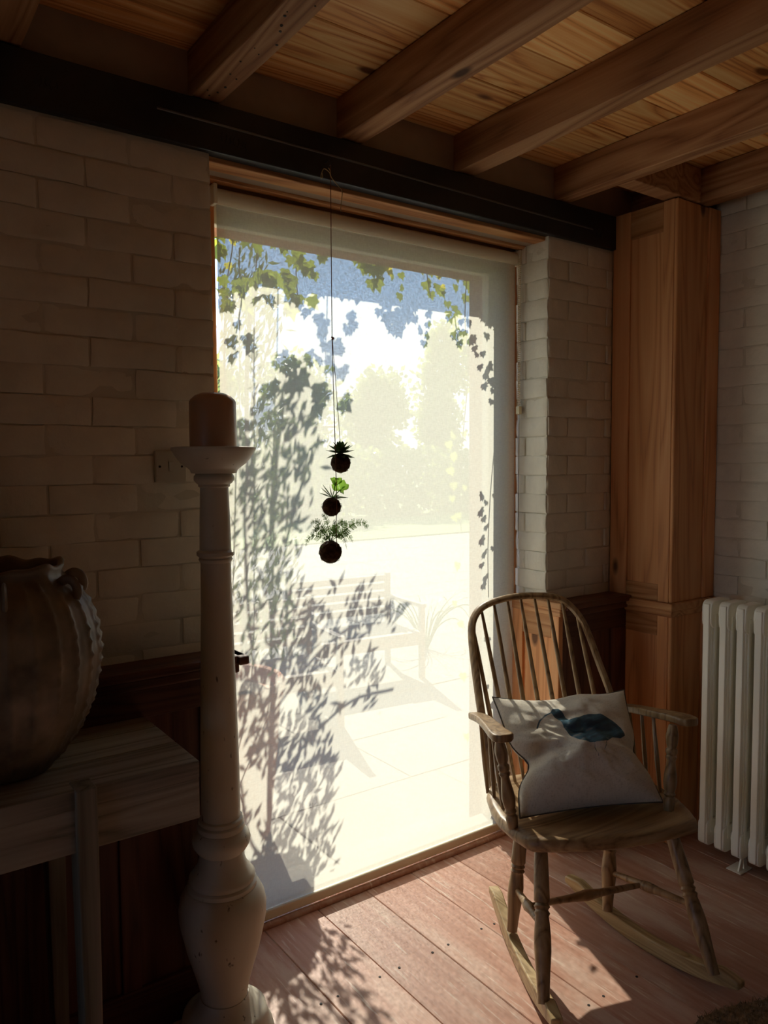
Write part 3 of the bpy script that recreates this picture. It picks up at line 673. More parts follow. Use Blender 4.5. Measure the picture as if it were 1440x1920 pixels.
# outlines in cushion coordinates (s right, t up)
BIRD = [(-.31,.63),(-.22,.62),(-.17,.50),(-.13,.37),(-.02,.36),(.18,.41),(.38,.40),(.56,.30),(.68,.15),(.74,.02),(.64,-.04),(.50,-.02),(.38,-.13),(.18,-.18),(.0,-.17),(-.14,-.10),(-.22,.02),(-.24,.12),(-.26,.22),(-.27,.36),(-.33,.45),(-.36,.55)]
BEAK = [(-.33,.55),(-.45,.50),(-.55,.41),(-.62,.28)]
LEGS = [[(.34,-.14),(.31,-.22),(.26,-.28),(.27,-.36)], [(.10,-.17),(.09,-.30),(.11,-.40)]]
G = 110
mb = MB(); pr = []
for side in (1, -1):
    for j in range(G+1):
        for i in range(G+1):
            s = -1+2*i/G; t_ = -1+2*j/G; mb.v.append(pillow(s, t_, side))
            d = max(inside(BIRD, s, t_), seg_d(BEAK, s, t_, .013), max(seg_d(l, s, t_, .008) for l in LEGS)) if side > 0 else -1
            pr.append(max(0, min(1, .5+d*4)))
    base = 0 if side > 0 else (G+1)**2
    for j in range(G):
        for i in range(G):
            a = base+j*(G+1)+i; q = (a, a+1, a+G+2, a+G+1); mb.f.append(q if side > 0 else q[::-1])
cu = thing('cushion', L(0, .22, .45), 'square grey linen cushion with a printed dark blue long-beaked bird', 'cushion')
cov = mb.build('cover', m_linen, cu, smooth=True, angle=180)
atr = cov.data.attributes.new('print', 'FLOAT', 'POINT'); atr.data.foreach_set('value', pr)
edge = [pillow(-1+2*k/20, -1, 1) for k in range(20)]+[pillow(1, -1+2*k/20, 1) for k in range(20)]+[pillow(1-2*k/20, 1, 1) for k in range(20)]+[pillow(-1, 1-2*k/20, 1) for k in range(21)]
MB().tube(edge, .0028, 6).build('piping', m_pipe, cu, smooth=True)

# ------------------------------------------------------------------ tall candlestick and candle
cx, cy = .771, 1.811
st = thing('floor_candlestick', (cx, cy, 0), 'very tall turned grey cream painted floor candlestick left of the blind', 'candlestick')
def zy(v):                                  # height that a drawn edge at this level has on the stick
    tb = [(1945,0),(1876.6,.1),(1807.7,.2),(1738.4,.3),(1668.7,.4),(1598.5,.5),(1527.9,.6),(1456.8,.7),(1385.3,.8),(1313.3,.9),(1240.8,1.0),(1167.9,1.1),(1094.5,1.2),(1020.6,1.3),(946.3,1.4),(871.4,1.5),(796.1,1.6),(720.2,1.7)]
    for (a, z0), (b2, z1) in zip(tb, tb[1:]):
        if v >= b2: return z0+(z1-z0)*(a-v)/(a-b2)
    return 1.7
def prof(l): return [(r/714.4, zy(v)) for v, r in l]
MB().lathe([(.0, 0), (.125, 0), (.128, .012), (.124, .03)]+prof([(1918,84),(1903,79),(1893,77),(1889,70),(1880,58),(1868,47),(1862,44)]), (cx, cy), 48).build('foot', m_stick, st, smooth=True, angle=50)
MB().lathe(prof([(1864,42),(1850,44),(1830,49),(1800,58),(1770,67),(1740,74),(1715,79),(1695,80),(1678,77),(1664,70),(1658,63)]), (cx, cy), 48).build('bulb', m_stick, st, smooth=True)
MB().lathe(prof([(1662,60),(1657,63),(1650,63),(1647,58),(1643,60),(1638,60),(1632,55),(1620,46),(1606,41),(1592,39)]), (cx, cy), 48).build('collar', m_stick, st, smooth=True, angle=40)
MB().lathe(prof([(1594,40),(1588,46),(1580,51),(1571,53),(1563,51),(1557,45),(1553,41),(1549,43),(1543,42),(1540,38),(1537,41),(1532,40),(1530,36)]), (cx, cy), 48).build('torus_ring', m_stick, st, smooth=True, angle=40)
MB().lathe(prof([(1532,35.5),(1440,35),(1320,32.5),(1200,29.5),(1100,27.5),(1052,27)]), (cx, cy), 40).build('lower_shaft', m_stick, st, smooth=True)
MB().lathe(prof([(1054,27),(1049,30),(1047,30),(1045,28),(1040,33.5),(1034,33.5),(1030,28),(1029,27)]), (cx, cy), 40).build('shaft_ring', m_stick, st, smooth=True, angle=40)
MB().lathe(prof([(1030,28),(980,27),(930,25.5),(913,25)]), (cx, cy), 40).build('upper_shaft', m_stick, st, smooth=True)
MB().lathe(prof([(914,25),(912,28),(908,28),(906,31),(900,35.5),(893,35.5),(888,32),(887,40),(881,42),(878,45),(868,58),(857,66),(848,71),(843,74),(839,74),(838,70)])+[(.05, zy(842)), (.0, zy(842))], (cx, cy), 48).build('drip_plate', m_stick, st, smooth=True, angle=40)
zb = zy(842)+.001
ca = thing('pillar_candle', (cx, cy, zb), 'thick brown unlit pillar candle on top of the tall candlestick', 'candle')
MB().lathe([(0, zb), (.0575, zb), (.058, zb+.004), (.0572, zb+.115), (.0545, zb+.121), (.044, zb+.131), (.030, zb+.137), (.020, zb+.134), (.0, zb+.131)], (cx, cy), 40).build('wax', m_candle_wax, ca, smooth=True, angle=60)
MB().tube([(cx, cy, zb+.130), (cx+.001, cy, zb+.137), (cx+.003, cy, zb+.141)], .0012, 6).build('wick', m_wick, ca)

# ------------------------------------------------------------------ table with jar
tbk = thing('side_table', (.1, 1.76, 0), 'heavy weathered grey timber table under the ribbed jar', 'table')
for a, b2 in ((1.572, 1.716), (1.719, 1.846), (1.849, 1.858), (1.861, 1.940)):
    MB().box(-.345, .622, a, b2, .815, .855+rnd.uniform(-.0015, .0005)).build('top_board', m_table, tbk, bevel=.003)
MB().box(-.345, .622, 1.574, 1.60, .724, .816).build('apron', m_table, tbk, bevel=.003)
MB().box(.60, .6215, 1.60, 1.935, .724, .816).build('apron', m_table, tbk, bevel=.003)
MB().box(-.345, .60, 1.912, 1.938, .724, .816).build('apron', m_table, tbk, bevel=.003)
def leg(x, y):
    w0, w1 = .0205, .015
    vs = []
    for z, w in ((0, w1), (.72, w0), (.8565 if y < 1.7 else .814, w0)): vs += [(x-w,y-.03,z),(x+w,y-.03,z),(x+w,y+.03,z),(x-w,y+.03,z)]
    MB().add(vs, [(4*i+k, 4*i+(k+1) % 4, 4*i+4+(k+1) % 4, 4*i+4+k) for i in range(2) for k in range(4)]+[(3,2,1,0),(8,9,10,11)]).build('leg', m_table_leg, tbk, bevel=.003)
for x in (.381, -.30):
    leg(x, 1.588); leg(x, 1.88)

vx, vy = .275, 1.76
ja = thing('ribbed_jar', (vx, vy, .856), 'large round brown ribbed pottery jar with lug handles on the table', 'jar')
jp = [(.0,.857),(.080,.857),(.086,.861),(.100,.880),(.132,.918),(.152,.953),(.172,1.000),(.185,1.060),(.190,1.108),(.184,1.163),(.171,1.204),(.150,1.240),(.128,1.258),(.117,1.268),(.115,1.276),(.119,1.286),(.122,1.292),(.116,1.296),(.108,1.290),(.106,1.270),(.112,1.25),(.14,1.20),(.15,1.10),(.12,.95),(.06,.90),(.0,.89)]
def jr(z, th):
    k = 26; a = (th*k/(2*math.pi)) % 1.0; a = min(a, 1-a)
    return .0055*math.exp(-(a/.13)**2)*(.65+.55*math.sin(z*230+math.sin(th*3)*2))
mb = MB(); seg = 26*8; fine = []
for (r0, z0), (r1, z1) in zip(jp, jp[1:]):
    n = max(1, int(math.hypot(r1-r0, z1-z0)/.009)) if fine is not None and len(fine) < 999 else 1
    for k in range(n): q = k/n; fine.append((r0+(r1-r0)*q, z0+(z1-z0)*q, len(fine)))
fine.append((*jp[-1], 0)); imax = next(i for i, p in enumerate(fine) if p[1] > 1.289)
for i, (r, z, _) in enumerate(fine):
    for k in range(seg):
        th = 2*math.pi*k/seg; rr_ = r
        if i < imax and .875 < z < 1.262: rr_ += jr(z, th)
        wob = .0035*math.sin(th*5+.7)+.0025*math.sin(th*11) if z > 1.262 and r > .09 else 0
        mb.v.append((vx+(rr_+wob*.8)*math.cos(th), vy+(rr_+wob*.8)*math.sin(th), z+wob))
mb.f = [(i*seg+k, i*seg+(k+1) % seg, (i+1)*seg+(k+1) % seg, (i+1)*seg+k) for i in range(len(fine)-1) for k in range(seg)]
mb.build('body', m_vase, ja, smooth=True, angle=180)
for th in (R(2), R(-42), R(-98), R(-150), R(60), R(110), R(165)):
    c_, s_ = math.cos(th), math.sin(th)
    pts = [(.124,1.256),(.142,1.266),(.158,1.258),(.164,1.240),(.160,1.226)]
    MB().tube(spline([(vx+r*c_, vy+r*s_, z) for r, z in pts], 4),   .0080, 8, flat=(1.25, .6)).build('lug_handle', m_vase, ja, smooth=True)

# ------------------------------------------------------------------ hanging moss balls on a cord
hy = 1.985
def ball(name, c, r, label):
    o = thing(name, c, label, 'plant', 'moss ball plants hanging on one cord')
    mb = MB(); nu, nv = 28, 18
    for j in range(nv+1):
        for i in range(nu):
            a = 2*math.pi*i/nu; b2 = math.pi*j/nv; d = Vector((math.sin(b2)*math.cos(a), math.sin(b2)*math.sin(a), -math.cos(b2)))
            mb.v.append(Vector(c)+d*r*(1+.06*mnoise.noise(d*4+Vector((r*90, 0, 0)))+.05*mnoise.noise(d*11)))
    mb.f = [(j*nu+i, j*nu+(i+1) % nu, (j+1)*nu+(i+1) % nu, (j+1)*nu+i) for j in range(nv) for i in range(nu)]
    mb.build('moss_ball', m_soil, o, smooth=True, angle=180)
    mb = MB()
    for k in range(46):
        d = Vector((rnd.gauss(0,1), rnd.gauss(0,1), rnd.gauss(0,1)-.2)).normalized(); e = Vector((rnd.gauss(0,1), rnd.gauss(0,1), rnd.gauss(0,1))).cross(d).normalized()
        p = Vector(c)+d*r*.98; mb.tube([p, p+d*.003+e*.004, p+d*.0015+e*.010], [.0006,.0005,.0003], 4, False)
    mb.build('moss_fibres', m_soil, o, kind='stuff'); return o
def leaf_mesh(name, L_, W_, mat, cup=.15, tip=.5, n=5, thick=0.0):
    """leaf lying along +Y from the origin, normal +Z"""
    vs = []; fs = []
    for i in range(n+1):
        q = i/n; w = W_*math.sin(math.pi*min(.999, max(.04, q**tip)))*.5 + (.0006 if i in (0, n) else 0); z = -cup*L_*q*q
        vs += [(-w, q*L_, z+.42*w), (0, q*L_, z-thick), (w, q*L_, z+.42*w)]
    for i in range(n):
        a = 3*i; fs += [(a, a+1, a+4, a+3), (a+1, a+2, a+5, a+4)]
    me = bpy.data.meshes.new(name); me.from_pydata(vs, [], fs); me.polygons.foreach_set('use_smooth', [True]*len(fs)); me.materials.append(mat); return me
def aim(d, roll=0.0, face=None):            # euler that points local +Y along d, with +Z towards face
    d = Vector(d).normalized(); f_ = Vector(face) if face is not None else Vector((0,0,1)); z = f_-d*f_.dot(d)
    if z.length < 1e-3: z = Vector((1,0,0))-d*d.x
    z.normalize(); x = d.cross(z); m_ = Matrix((x, d, z)).transposed() @ Matrix.Rotation(roll, 3, 'Y'); return m_.to_euler()

b1c = (1.256, hy, 1.503); k1 = ball('hanging_succulent', b1c, .030, 'topmost moss ball on the cord, planted with a pointed rosette succulent')
lm = leaf_mesh('leaf', .041, .021, m_rosette, -.10, .75)
for ringn, (cnt, el, s0) in enumerate(((9, -22, 1.0), (9, 8, .98), (9, 28, .95), (8, 50, .85), (5, 72, .72))):
    for k in range(cnt):
        a = 2*math.pi*(k+.5*(ringn % 2))/cnt+.2; d = Vector((math.cos(a)*math.cos(R(el)), math.sin(a)*math.cos(R(el)), math.sin(R(el))))
        inst(lm, 'leaf', Vector(b1c)+Vector((0,0,.026+.003*ringn))+Vector((d.x, d.y, 0))*.006, k1, aim(d), (s0,)*3)
b2c = (1.222, hy, 1.370); k2 = ball('hanging_jade', b2c, .0285, 'middle moss ball on the cord, with round bright green jade leaves')
lj = leaf_mesh('leaf', .037, .024, m_jade, -.05, 1.35, 6, .001); ln_ = leaf_mesh('leaf', .054, .014, m_rosette, -.12, .9)
stems = [((.002,0,.028),(.010,0,.050),(.014,.002,.066)), ((.006,.002,.027),(.020,.003,.040),(.032,.002,.050))]
for pts in stems: MB().tube(spline([Vector(b2c)+Vector(p) for p in pts], 4), .0017, 6).build('stem', m_jade, k2, smooth=True)
for tip_, dirs in ((Vector(b2c)+Vector((.014,.002,.064)), [(-.7,-.2,.75),(.75,-.1,.75),(.1,.4,.9),(-.3,-.5,.5)]), (Vector(b2c)+Vector((.032,.002,.048)), [(-.8,0,.5),(.8,-.1,.5),(.2,-.3,.9),(.5,.4,-.1),(-.3,-.5,-.1)])):
    for d in dirs: inst(lj, 'leaf', tip_, k2, aim(d, rnd.uniform(-.5,.5), (0,-1,.35)), (rnd.uniform(.75,1.05),)*3)
for d, s0 in (((-.85,-.1,.48),1.0),((-.72,0,.68),1.0),((-.86,.1,.20),.85),((.9,-.2,-.12),.95),((.85,.2,-.25),.75),((-.45,-.2,.85),.8),((.75,.3,.05),.7)):
    inst(ln_, 'leaf', Vector(b2c)+Vector((.002,0,.028)), k2, aim(d, 0, (0,-.4,.9)), (s0,)*3)
b3c = (1.216, hy, 1.233); k3 = ball('hanging_fern', b3c, .0345, 'lowest moss ball on the cord, with feathery dark fern fronds')
def frond(parent, p0, pts, n=18, w=.020):
    mb = MB(); path = spline([Vector(p0)+Vector(p) for p in pts], 8); m = len(path)
    mb.tube(path, [.0009*(1-.6*i/m) for i in range(m)], 5, False)
    for i in range(n):
        q = .22+.78*i/n; p = path[min(m-1, int(q*(m-1)))]; tg = (path[min(m-1, int(q*(m-1))+1)]-path[max(0, int(q*(m-1))-1)]).normalized()
        sd = tg.cross(Vector((rnd.uniform(-.3,.3),-1,rnd.uniform(-.2,.2)))).normalized(); l = w*(1-q*.75)*rnd.uniform(.8,1.1)
        for s in (-1, 1):
            d = (sd*s+tg*.45).normalized(); nn = d.cross(Vector((0,1,0))).normalized(); nq = 4
            for k in range(nq):
                a = p+d*l*(k/nq); e = d*l/nq*1.0; h = nn*l*.24*(1-k/nq*.6)
                mb.add([a, a+e*.55+h, a+e, a+e*.55-h], [(0,1,2,3)])
    return mb.build('frond', m_fern, parent)
F0 = Vector(b3c)+Vector((0,0,.030))
for pts, n, w in [([(0,0,0),(.05,0,.030),(.09,0,.052),(.125,0,.052),(.138,.0,.032)],20,.026), ([(0,0,0),(-.03,0,.035),(-.055,-.005,.045),(-.066,-.005,.020)],16,.022),
    ([(0,0,0),(-.02,.01,.045),(-.045,.01,.066),(-.065,.01,.058)],16,.020), ([(0,0,0),(.015,-.01,.045),(.038,-.01,.062),(.055,-.01,.050)],16,.020), ([(0,0,0),(.03,-.01,.022),(.058,-.01,.020),(.076,-.01,-.006)],16,.022),
    ([(0,0,0),(-.02,-.02,.020),(-.042,-.03,.014),(-.052,-.03,-.018)],14,.020), ([(0,0,0),(.012,-.02,.024),(.026,-.035,.014),(.034,-.04,-.022)],14,.020), ([(0,0,0),(-.008,0,.05),(-.018,0,.078),(-.030,0,.086)],14,.018),
    ([(0,0,0),(.04,.02,.04),(.075,.02,.05),(.10,.02,.03)],16,.022), ([(0,0,0),(-.04,.02,.02),(-.066,.02,.012),(-.075,.02,-.012)],14,.020), ([(0,0,0),(.005,-.01,.03),(.004,-.02,.055),(-.006,-.03,.07)],14,.020), ([(0,0,0),(.02,.03,.03),(.04,.04,.04),(.06,.05,.02)],14,.018)]:
    frond(k3, F0, pts, n, w)
cd = thing('hanging_string', (1.229, hy, 2.37), 'thin dark red cord with a tied twine end hanging from the black beam', 'string')
MB().tube([(1.231,hy,2.392),(1.230,hy,1.875),(1.2215,hy-.0305,1.395),(1.2215,hy-.0305,1.36),(1.2185,hy-.030,1.32),(1.2165,hy-.036,1.25)], .0014, 6).build('main_cord', m_cord, cd)
MB().tube([(1.231,hy,1.876),(1.256,hy,1.56),(1.256,hy,1.53)], .0009, 5).build('side_cord', m_cord, cd)
MB().tube(spline([(1.227,hy,1.880),(1.233,hy-.003,1.877),(1.229,hy,1.871)], 4), .0026, 6).build('knot', m_cord, cd, smooth=True)
MB().tube([(1.231,2.016,2.398),(1.231,1.995,2.400),(1.231,hy-.002,2.394),(1.231,hy-.001,2.385),(1.231,1.992,2.384)], .0016, 6).build('hook', m_beam, cd, smooth=True)
MB().tube(spline([(1.231,hy,2.352),(1.224,hy-.004,2.360),(1.206,hy-.006,2.366),(1.197,hy-.006,2.352),(1.194,hy-.006,2.338),(1.200,hy-.006,2.340),(1.198,hy-.006,2.352)], 5), .0012, 5).build('twine_loop', m_twine, cd, smooth=True)
MB().tube(spline([(1.221,hy-.004,2.372),(1.226,hy-.005,2.366),(1.228,hy-.006,2.350),(1.236,hy-.006,2.340),(1.252,hy-.008,2.325),(1.266,hy-.008,2.314),(1.264,hy-.008,2.288),(1.259,hy-.008,2.252)], 5), .0012, 5).build('twine_end', m_twine, cd, smooth=True)

# ------------------------------------------------------------------ rug corner
m_rug = plain('brown_woven_wool', (.30,.21,.125), .95, .5, 60, .8, 0, .05)
rg = thing('rug', (2.1, .6, 0), 'corner of a shaggy brown woven rug beside the right rocker', 'rug')
rp = [(1.66,1.05),(1.74,1.098),(1.82,1.112),(1.90,1.098),(1.98,1.066),(2.06,1.035),(2.4,.93),(2.5,.85),(2.5,.1),(1.5,.1),(1.5,.9)]
mb = MB(); n = len(rp); c_ = Vector((2.0, .6, 0)); 
for z, s in ((.0005, 1.0), (.012, 1.0), (.020, .985)):
    for x, y in rp: mb.v.append(c_+(Vector((x, y, 0))-c_)*s+Vector((0,0,z)))
mb.f = [(i*n+k, i*n+(k+1) % n, (i+1)*n+(k+1) % n, (i+1)*n+k) for i in range(2) for k in range(n)]+[tuple(2*n+k for k in range(n))]
mb.build('backing', m_rug, rg)
mb = MB()
for k in range(9000):
    x = rnd.uniform(1.64, 2.3); y = rnd.uniform(.72, 1.12)
    if inside(rp, x, y) < .002: continue
    d = Vector((rnd.gauss(0,.5), rnd.gauss(0,.5), 1)).normalized(); p = Vector((x, y, .018)); s = Vector((rnd.uniform(-1,1), rnd.uniform(-1,1), 0)).normalized()*.0022; l = rnd.uniform(.006, .015)
    mb.add([p-s, p+s, p+d*l+s*.4+Vector((0,0,-.002)), p+d*l*1.1], [(0,1,2,3)])
mb.build('pile', m_rug, rg, kind='stuff')

# ------------------------------------------------------------------ garden
ter = structure('ground_outside', (4, 6, -.05))
MB().box(-40, 40, 2.31, 60, -.14, -.075).build('bedding', m_pave_base, ter); MB().box(-40, -4.2, -40, 2.31, -.14, -.075).build('side_yard', m_pave_base, ter)
MB().box(-6, 40, 13.0, 60, -.13, -.045).build('lawn', m_lawn, ter)
sl_me = MB().box(-.44, .44, -.29, .29, -.02, .02).build('paving_slab', m_pave, ter); slab = sl_me.data; bpy.data.objects.remove(sl_me)
for j in range(17):
    for i in range(13):
        x = .2+i*.885+(.45 if j % 2 else 0)+(j*.28); y = 2.65+j*.585
        if x/y > 1.35 or y > 12.8: continue
        o = inst(slab, 'paving_slab', (x, y, -.068+rnd.uniform(-.003, .003)), ter); b_ = o.modifiers.new('bevel', 'BEVEL'); b_.width = .002; b_.segments = 1

# terracotta pot with the narrow-leaved shrub whose shadow falls on the blind
pc = (1.25, 2.93); ZG = -.048
pot = thing('terracotta_pot', (*pc, ZG), 'big round terracotta pot on the terrace seen through the blind', 'pot')
MB().lathe([(.0, ZG), (.19, ZG), (.20, ZG+.02), (.235, .30), (.252, .54), (.268, .545), (.272, .60), (.262, .618), (.245, .612), (.240, .56), (.0, .55)], pc, 48).build('pot_body', m_terra, pot, smooth=True, angle=40)
MB().lathe([(.0, .55), (.235, .552), (.12, .572), (.0, .575)], pc, 24).build('soil', m_pot_soil, pot, smooth=True)

SHRUB = [(1.02,1.567),(1.075,1.634),(1.17,1.721),(1.228,1.69),(1.286,1.57),(1.284,1.448),(1.212,1.345),(1.22,1.17),(1.289,1.075),(1.405,1.054),(1.493,1.016),(1.62,.963),(1.492,.903),(1.381,.845),(1.468,.803),(1.63,.689),(1.512,.653),(1.378,.66),(1.302,.546),(1.333,.427),(1.289,.308),(1.33,.222),(1.307,.134),(1.202,.057),(1.093,.05),(.994,.269),(.983,.617),(.996,1.288)]
def up(x, z, l): return Vector((x, YB, z)) + SUN*l          # the point whose shadow lands at (x, z) on the blind
shb = thing('potted_shrub', (*pc, .57), 'tall narrow-leaved shrub growing out of the terracotta pot', 'shrub')
skel = [[(1.10,.05),(1.10,.4),(1.12,.8),(1.12,1.2),(1.14,1.5),(1.17,1.70)], [(1.12,.45),(1.25,.58),(1.42,.68),(1.60,.69)], [(1.12,.7),(1.28,.86),(1.45,.95),(1.60,.965)], [(1.10,.15),(1.18,.3),(1.27,.45)], [(1.10,.05),(1.18,.10),(1.28,.20)], [(1.12,1.0),(1.19,1.3),(1.26,1.5)], [(1.11,.6),(1.05,.9),(1.03,1.3),(1.05,1.58)], [(1.1,.2),(1.03,.3),(1.0,.5)]]
for i, s in enumerate(skel):
    MB().tube(spline([up(x, z, 1.08+.05*((i*37) % 5-2)*min(1, k)) for k, (x, z) in enumerate(s)], 5), .010 if i == 0 else .005, 6).build('branch', m_bark, shb, smooth=True)
MB().tube(spline([(pc[0], pc[1], .56), (1.30, 2.95, .66), up(1.10, .05, 1.08)], 5), .014, 8).build('trunk', m_bark, shb, smooth=True)
mb = MB(); made = 0
def add_leaf(mb, p, d, nrm, l, w):
    d = d.normalized(); sd = d.cross(nrm).normalized()
    mb.add([p, p+d*l*.45+sd*w*.5, p+d*l, p+d*l*.45-sd*w*.5], [(0,1,2,3)])
while made < 1450:
    x = rnd.uniform(.96, 1.66); z = rnd.uniform(.03, 1.74)
    dd = inside(SHRUB, x, z)
    if dd < 0 and rnd.random() > math.exp(dd/.014): continue
    nz_ = mnoise.noise((x*7, z*5, 4.2))
    if nz_ < -.12 and rnd.random() < .8: continue
    if x < 1.0 and rnd.random() < .6: continue
    p = up(x, z, rnd.uniform(.85, 1.25)); d = Vector((rnd.gauss(.35,.35), rnd.gauss(0,.25), rnd.gauss(.75,.35)))
    nrm = (SUN+Vector((rnd.gauss(0,.45), rnd.gauss(0,.45), rnd.gauss(0,.45)))).normalized()
    add_leaf(mb, p, d, nrm, rnd.uniform(.038,.066), rnd.uniform(.012,.018)); made += 1
mb.build('foliage', m_olive, shb, kind='stuff')
# upright needle sprigs rising beside it
spg = thing('needle_shrub', (1.22, 2.62, -.05), 'thin needle-leaved shrub rising against the sky at upper left of the blind', 'shrub')
mb = MB()
for k, (x, z0, z1, yy) in enumerate([(1.25,1.8,2.30,2.66),(1.33,1.7,2.20,2.72),(1.17,1.5,2.0,2.65),(1.14,1.3,1.75,2.68)]):
    base = Vector((1.10+.02*k, 2.59, .7)); pts = spline([(1.10, 2.58, -.05), base, (x-.03, yy, (z0+.6)/2), (x-.01, yy, z0), (x+.015*math.sin(k), yy, z1)], 8)
    MB().tube(pts, .0022, 5).build('stem', m_bark, spg, smooth=True)
    for q in range(150):
        f_ = rnd.uniform(.40, 1.0); p = pts[int(f_*(len(pts)-1))]; d = Vector((rnd.gauss(0,.7), rnd.gauss(0,.7), rnd.uniform(.3,1.0)))
        add_leaf(mb, p+Vector((rnd.gauss(0,.004), rnd.gauss(0,.004), rnd.uniform(-.03,.03))), d, Vector((rnd.gauss(0,1), -1, rnd.gauss(0,1))), rnd.uniform(.022,.042), rnd.uniform(.0025,.0045))
mb.build('needles', m_olive, spg, kind='stuff')

# ivy trailing round the head and right side of the opening
def ivy_mesh(name, mat):
    pts = [(0,0),(.30,-.10),(.52,.18),(.36,.34),(.44,.62),(.20,.62),(0,1.05),(-.20,.62),(-.44,.62),(-.36,.34),(-.52,.18),(-.30,-.10)]
    vs = [(0,.35,-.03)]+[(x, y, .05*abs(x)-.06*y*y) for x, y in pts]; n = len(pts)
    me = bpy.data.meshes.new(name); me.from_pydata(vs, [], [(0, 1+i, 1+(i+1) % n) for i in range(n)]); me.materials.append(mat); return me
iv_me, ivy_me = ivy_mesh('leaf', m_ivy), ivy_mesh('leaf', m_ivy_y)
ivy = thing('ivy', (1.6, 2.50, 2.3), 'green ivy trailing round the top and right edge of the window outside', 'plant')
def ivy_leaf(p, size, young=False, tilt=.45, face=SUN):
    f_ = (Vector(face)+Vector((rnd.gauss(0,tilt*.5), rnd.gauss(0,tilt*.5), rnd.gauss(0,tilt*.5)))).normalized()
    d = Vector((rnd.gauss(0,.45), -.2, -1)); inst(ivy_me if young else iv_me, 'leaf', p, ivy, aim(d, 0, f_), (size,)*3)
FR = [(.949,1.997),(.983,1.937),(1.011,2.02),(1.065,2.035),(1.101,2.047),(1.117,2.101),(1.196,2.106),(1.205,2.077),(1.185,2.016),(1.209,1.994),(1.262,2.008),(1.278,2.044),(1.312,2.039),(1.385,2.048),(1.427,2.053),(1.481,2.041),(1.518,2.078),(1.547,2.085),(1.574,2.079),(1.576,1.997),(1.61,1.918),(1.662,1.978),(1.717,2.031),(1.747,2.09),(1.809,2.126),(1.885,2.126),(1.937,2.083),(2.018,2.043),(2.102,2.01)]
def zlow(x):
    best = 2.0
    for (a, z0), (b2, z1) in zip(FR, FR[1:]):
        if a <= x <= b2: best = z0+(z1-z0)*(x-a)/max(1e-6, b2-a)
    return best
for k in range(150):
    x = .95+1.14*((k*.618) % 1.0); z = zlow(x)+rnd.uniform(.015, .045)+(k % 3)*.034
    if z < 2.19: ivy_leaf(up(x, z+.02, rnd.uniform(.37, .46)), rnd.uniform(.050, .068), False, .35)
for poly in ([(1.292,1.986),(1.322,1.985),(1.348,1.931),(1.327,1.903),(1.295,1.935)], [(1.426,2.0),(1.463,1.977),(1.393,1.894),(1.411,1.937)], [(1.116,1.852),(1.158,1.888),(1.172,1.848),(1.23,1.827),(1.26,1.863),(1.3,1.845),(1.32,1.824),(1.279,1.813),(1.239,1.81),(1.2,1.77),(1.143,1.804)], [(1.321,1.885),(1.352,1.902),(1.393,1.882),(1.414,1.861),(1.351,1.844),(1.316,1.847)]):
    for k in range(8 if len(poly) < 8 else 18):
        for _ in range(40):
            x = rnd.uniform(min(p[0] for p in poly), max(p[0] for p in poly)); z = rnd.uniform(min(p[1] for p in poly), max(p[1] for p in poly))
            if inside(poly, x, z) > .004: break
        ivy_leaf(up(x, z+.018, rnd.uniform(.58, .70)), rnd.uniform(.036, .05), False, .4)
for x, z in [(1.123,1.736),(1.19,1.748),(1.076,1.668),(1.112,1.635),(1.048,1.617),(1.308,1.745),(1.329,1.72),(1.297,1.684),(1.392,1.803),(1.391,1.696),(1.361,1.818),(1.229,1.767),(1.31,1.71)]:
    ivy_leaf(up(x, z+.02, rnd.uniform(.72, .85)), rnd.uniform(.06, .078), False, .4)
CH = [(1.764,2.036),(1.761,1.997),(1.734,1.972),(1.766,1.954),(1.746,1.929),(1.888,2.053),(1.924,2.023),(1.964,2.027),(1.943,1.986),(1.919,1.983),(1.964,1.958),(1.991,1.93),(2.005,1.905),(2.032,1.913),(2.019,1.862),(2.041,1.833),(2.038,1.792),(2.06,1.865),(2.074,1.815),(2.088,1.774),(2.08,1.733),(2.033,1.368),(2.053,1.341),(2.02,1.307),(2.036,1.279),(2.053,1.247),(2.025,1.197),(2.042,1.144),(2.028,1.099),(2.048,1.049),(2.034,1.019),(2.063,.804),(2.055,.614),(2.078,.534),(2.094,.083),(2.084,.327),(2.095,1.37),(2.09,1.16),(2.092,1.80)]
for x, z in CH: ivy_leaf(up(x, z+.012, rnd.uniform(.37, .46)), rnd.uniform(.028, .040), False, .3)
for i, (x, y, z) in enumerate([(1.086,2.36,2.24),(1.108,2.36,2.243),(1.087,2.36,2.223),(1.15,2.36,2.233),(1.169,2.36,2.218),(1.249,2.36,2.248),(1.281,2.36,2.227),(1.306,2.36,2.195),(1.321,2.36,2.233),(1.044,2.36,2.177),(1.073,2.36,2.144),(1.053,2.36,2.098),(1.09,2.36,2.086),(1.067,2.36,2.061),(1.118,2.36,2.081),(1.581,2.36,2.24),(1.683,2.36,2.236),(1.697,2.36,2.222),(1.725,2.36,2.226),(1.712,2.36,2.205),(1.877,2.36,2.253),(1.896,2.36,2.189),(1.917,2.36,2.151),(1.965,2.36,2.229),(1.99,2.36,2.19),(2.06,2.36,2.237),(2.051,2.36,2.198),(2.094,2.36,2.214),(2.111,2.36,2.163),(2.116,2.36,2.196),(2.032,2.36,2.258),(1.949,2.36,2.247)]):
    q_ = 2.50/2.36; ivy_leaf(Vector((x*q_, 2.50+rnd.uniform(-.02,.03), 1.5+(z+.015-1.5)*q_)), rnd.uniform(.036, .052) if i not in (0,1,2,10,16,17,18,19,23,24,25) else rnd.uniform(.026,.034), i in (0,1,2,10,16,17,18,19,23,24,25), .5, (-.35,-.8,.35))
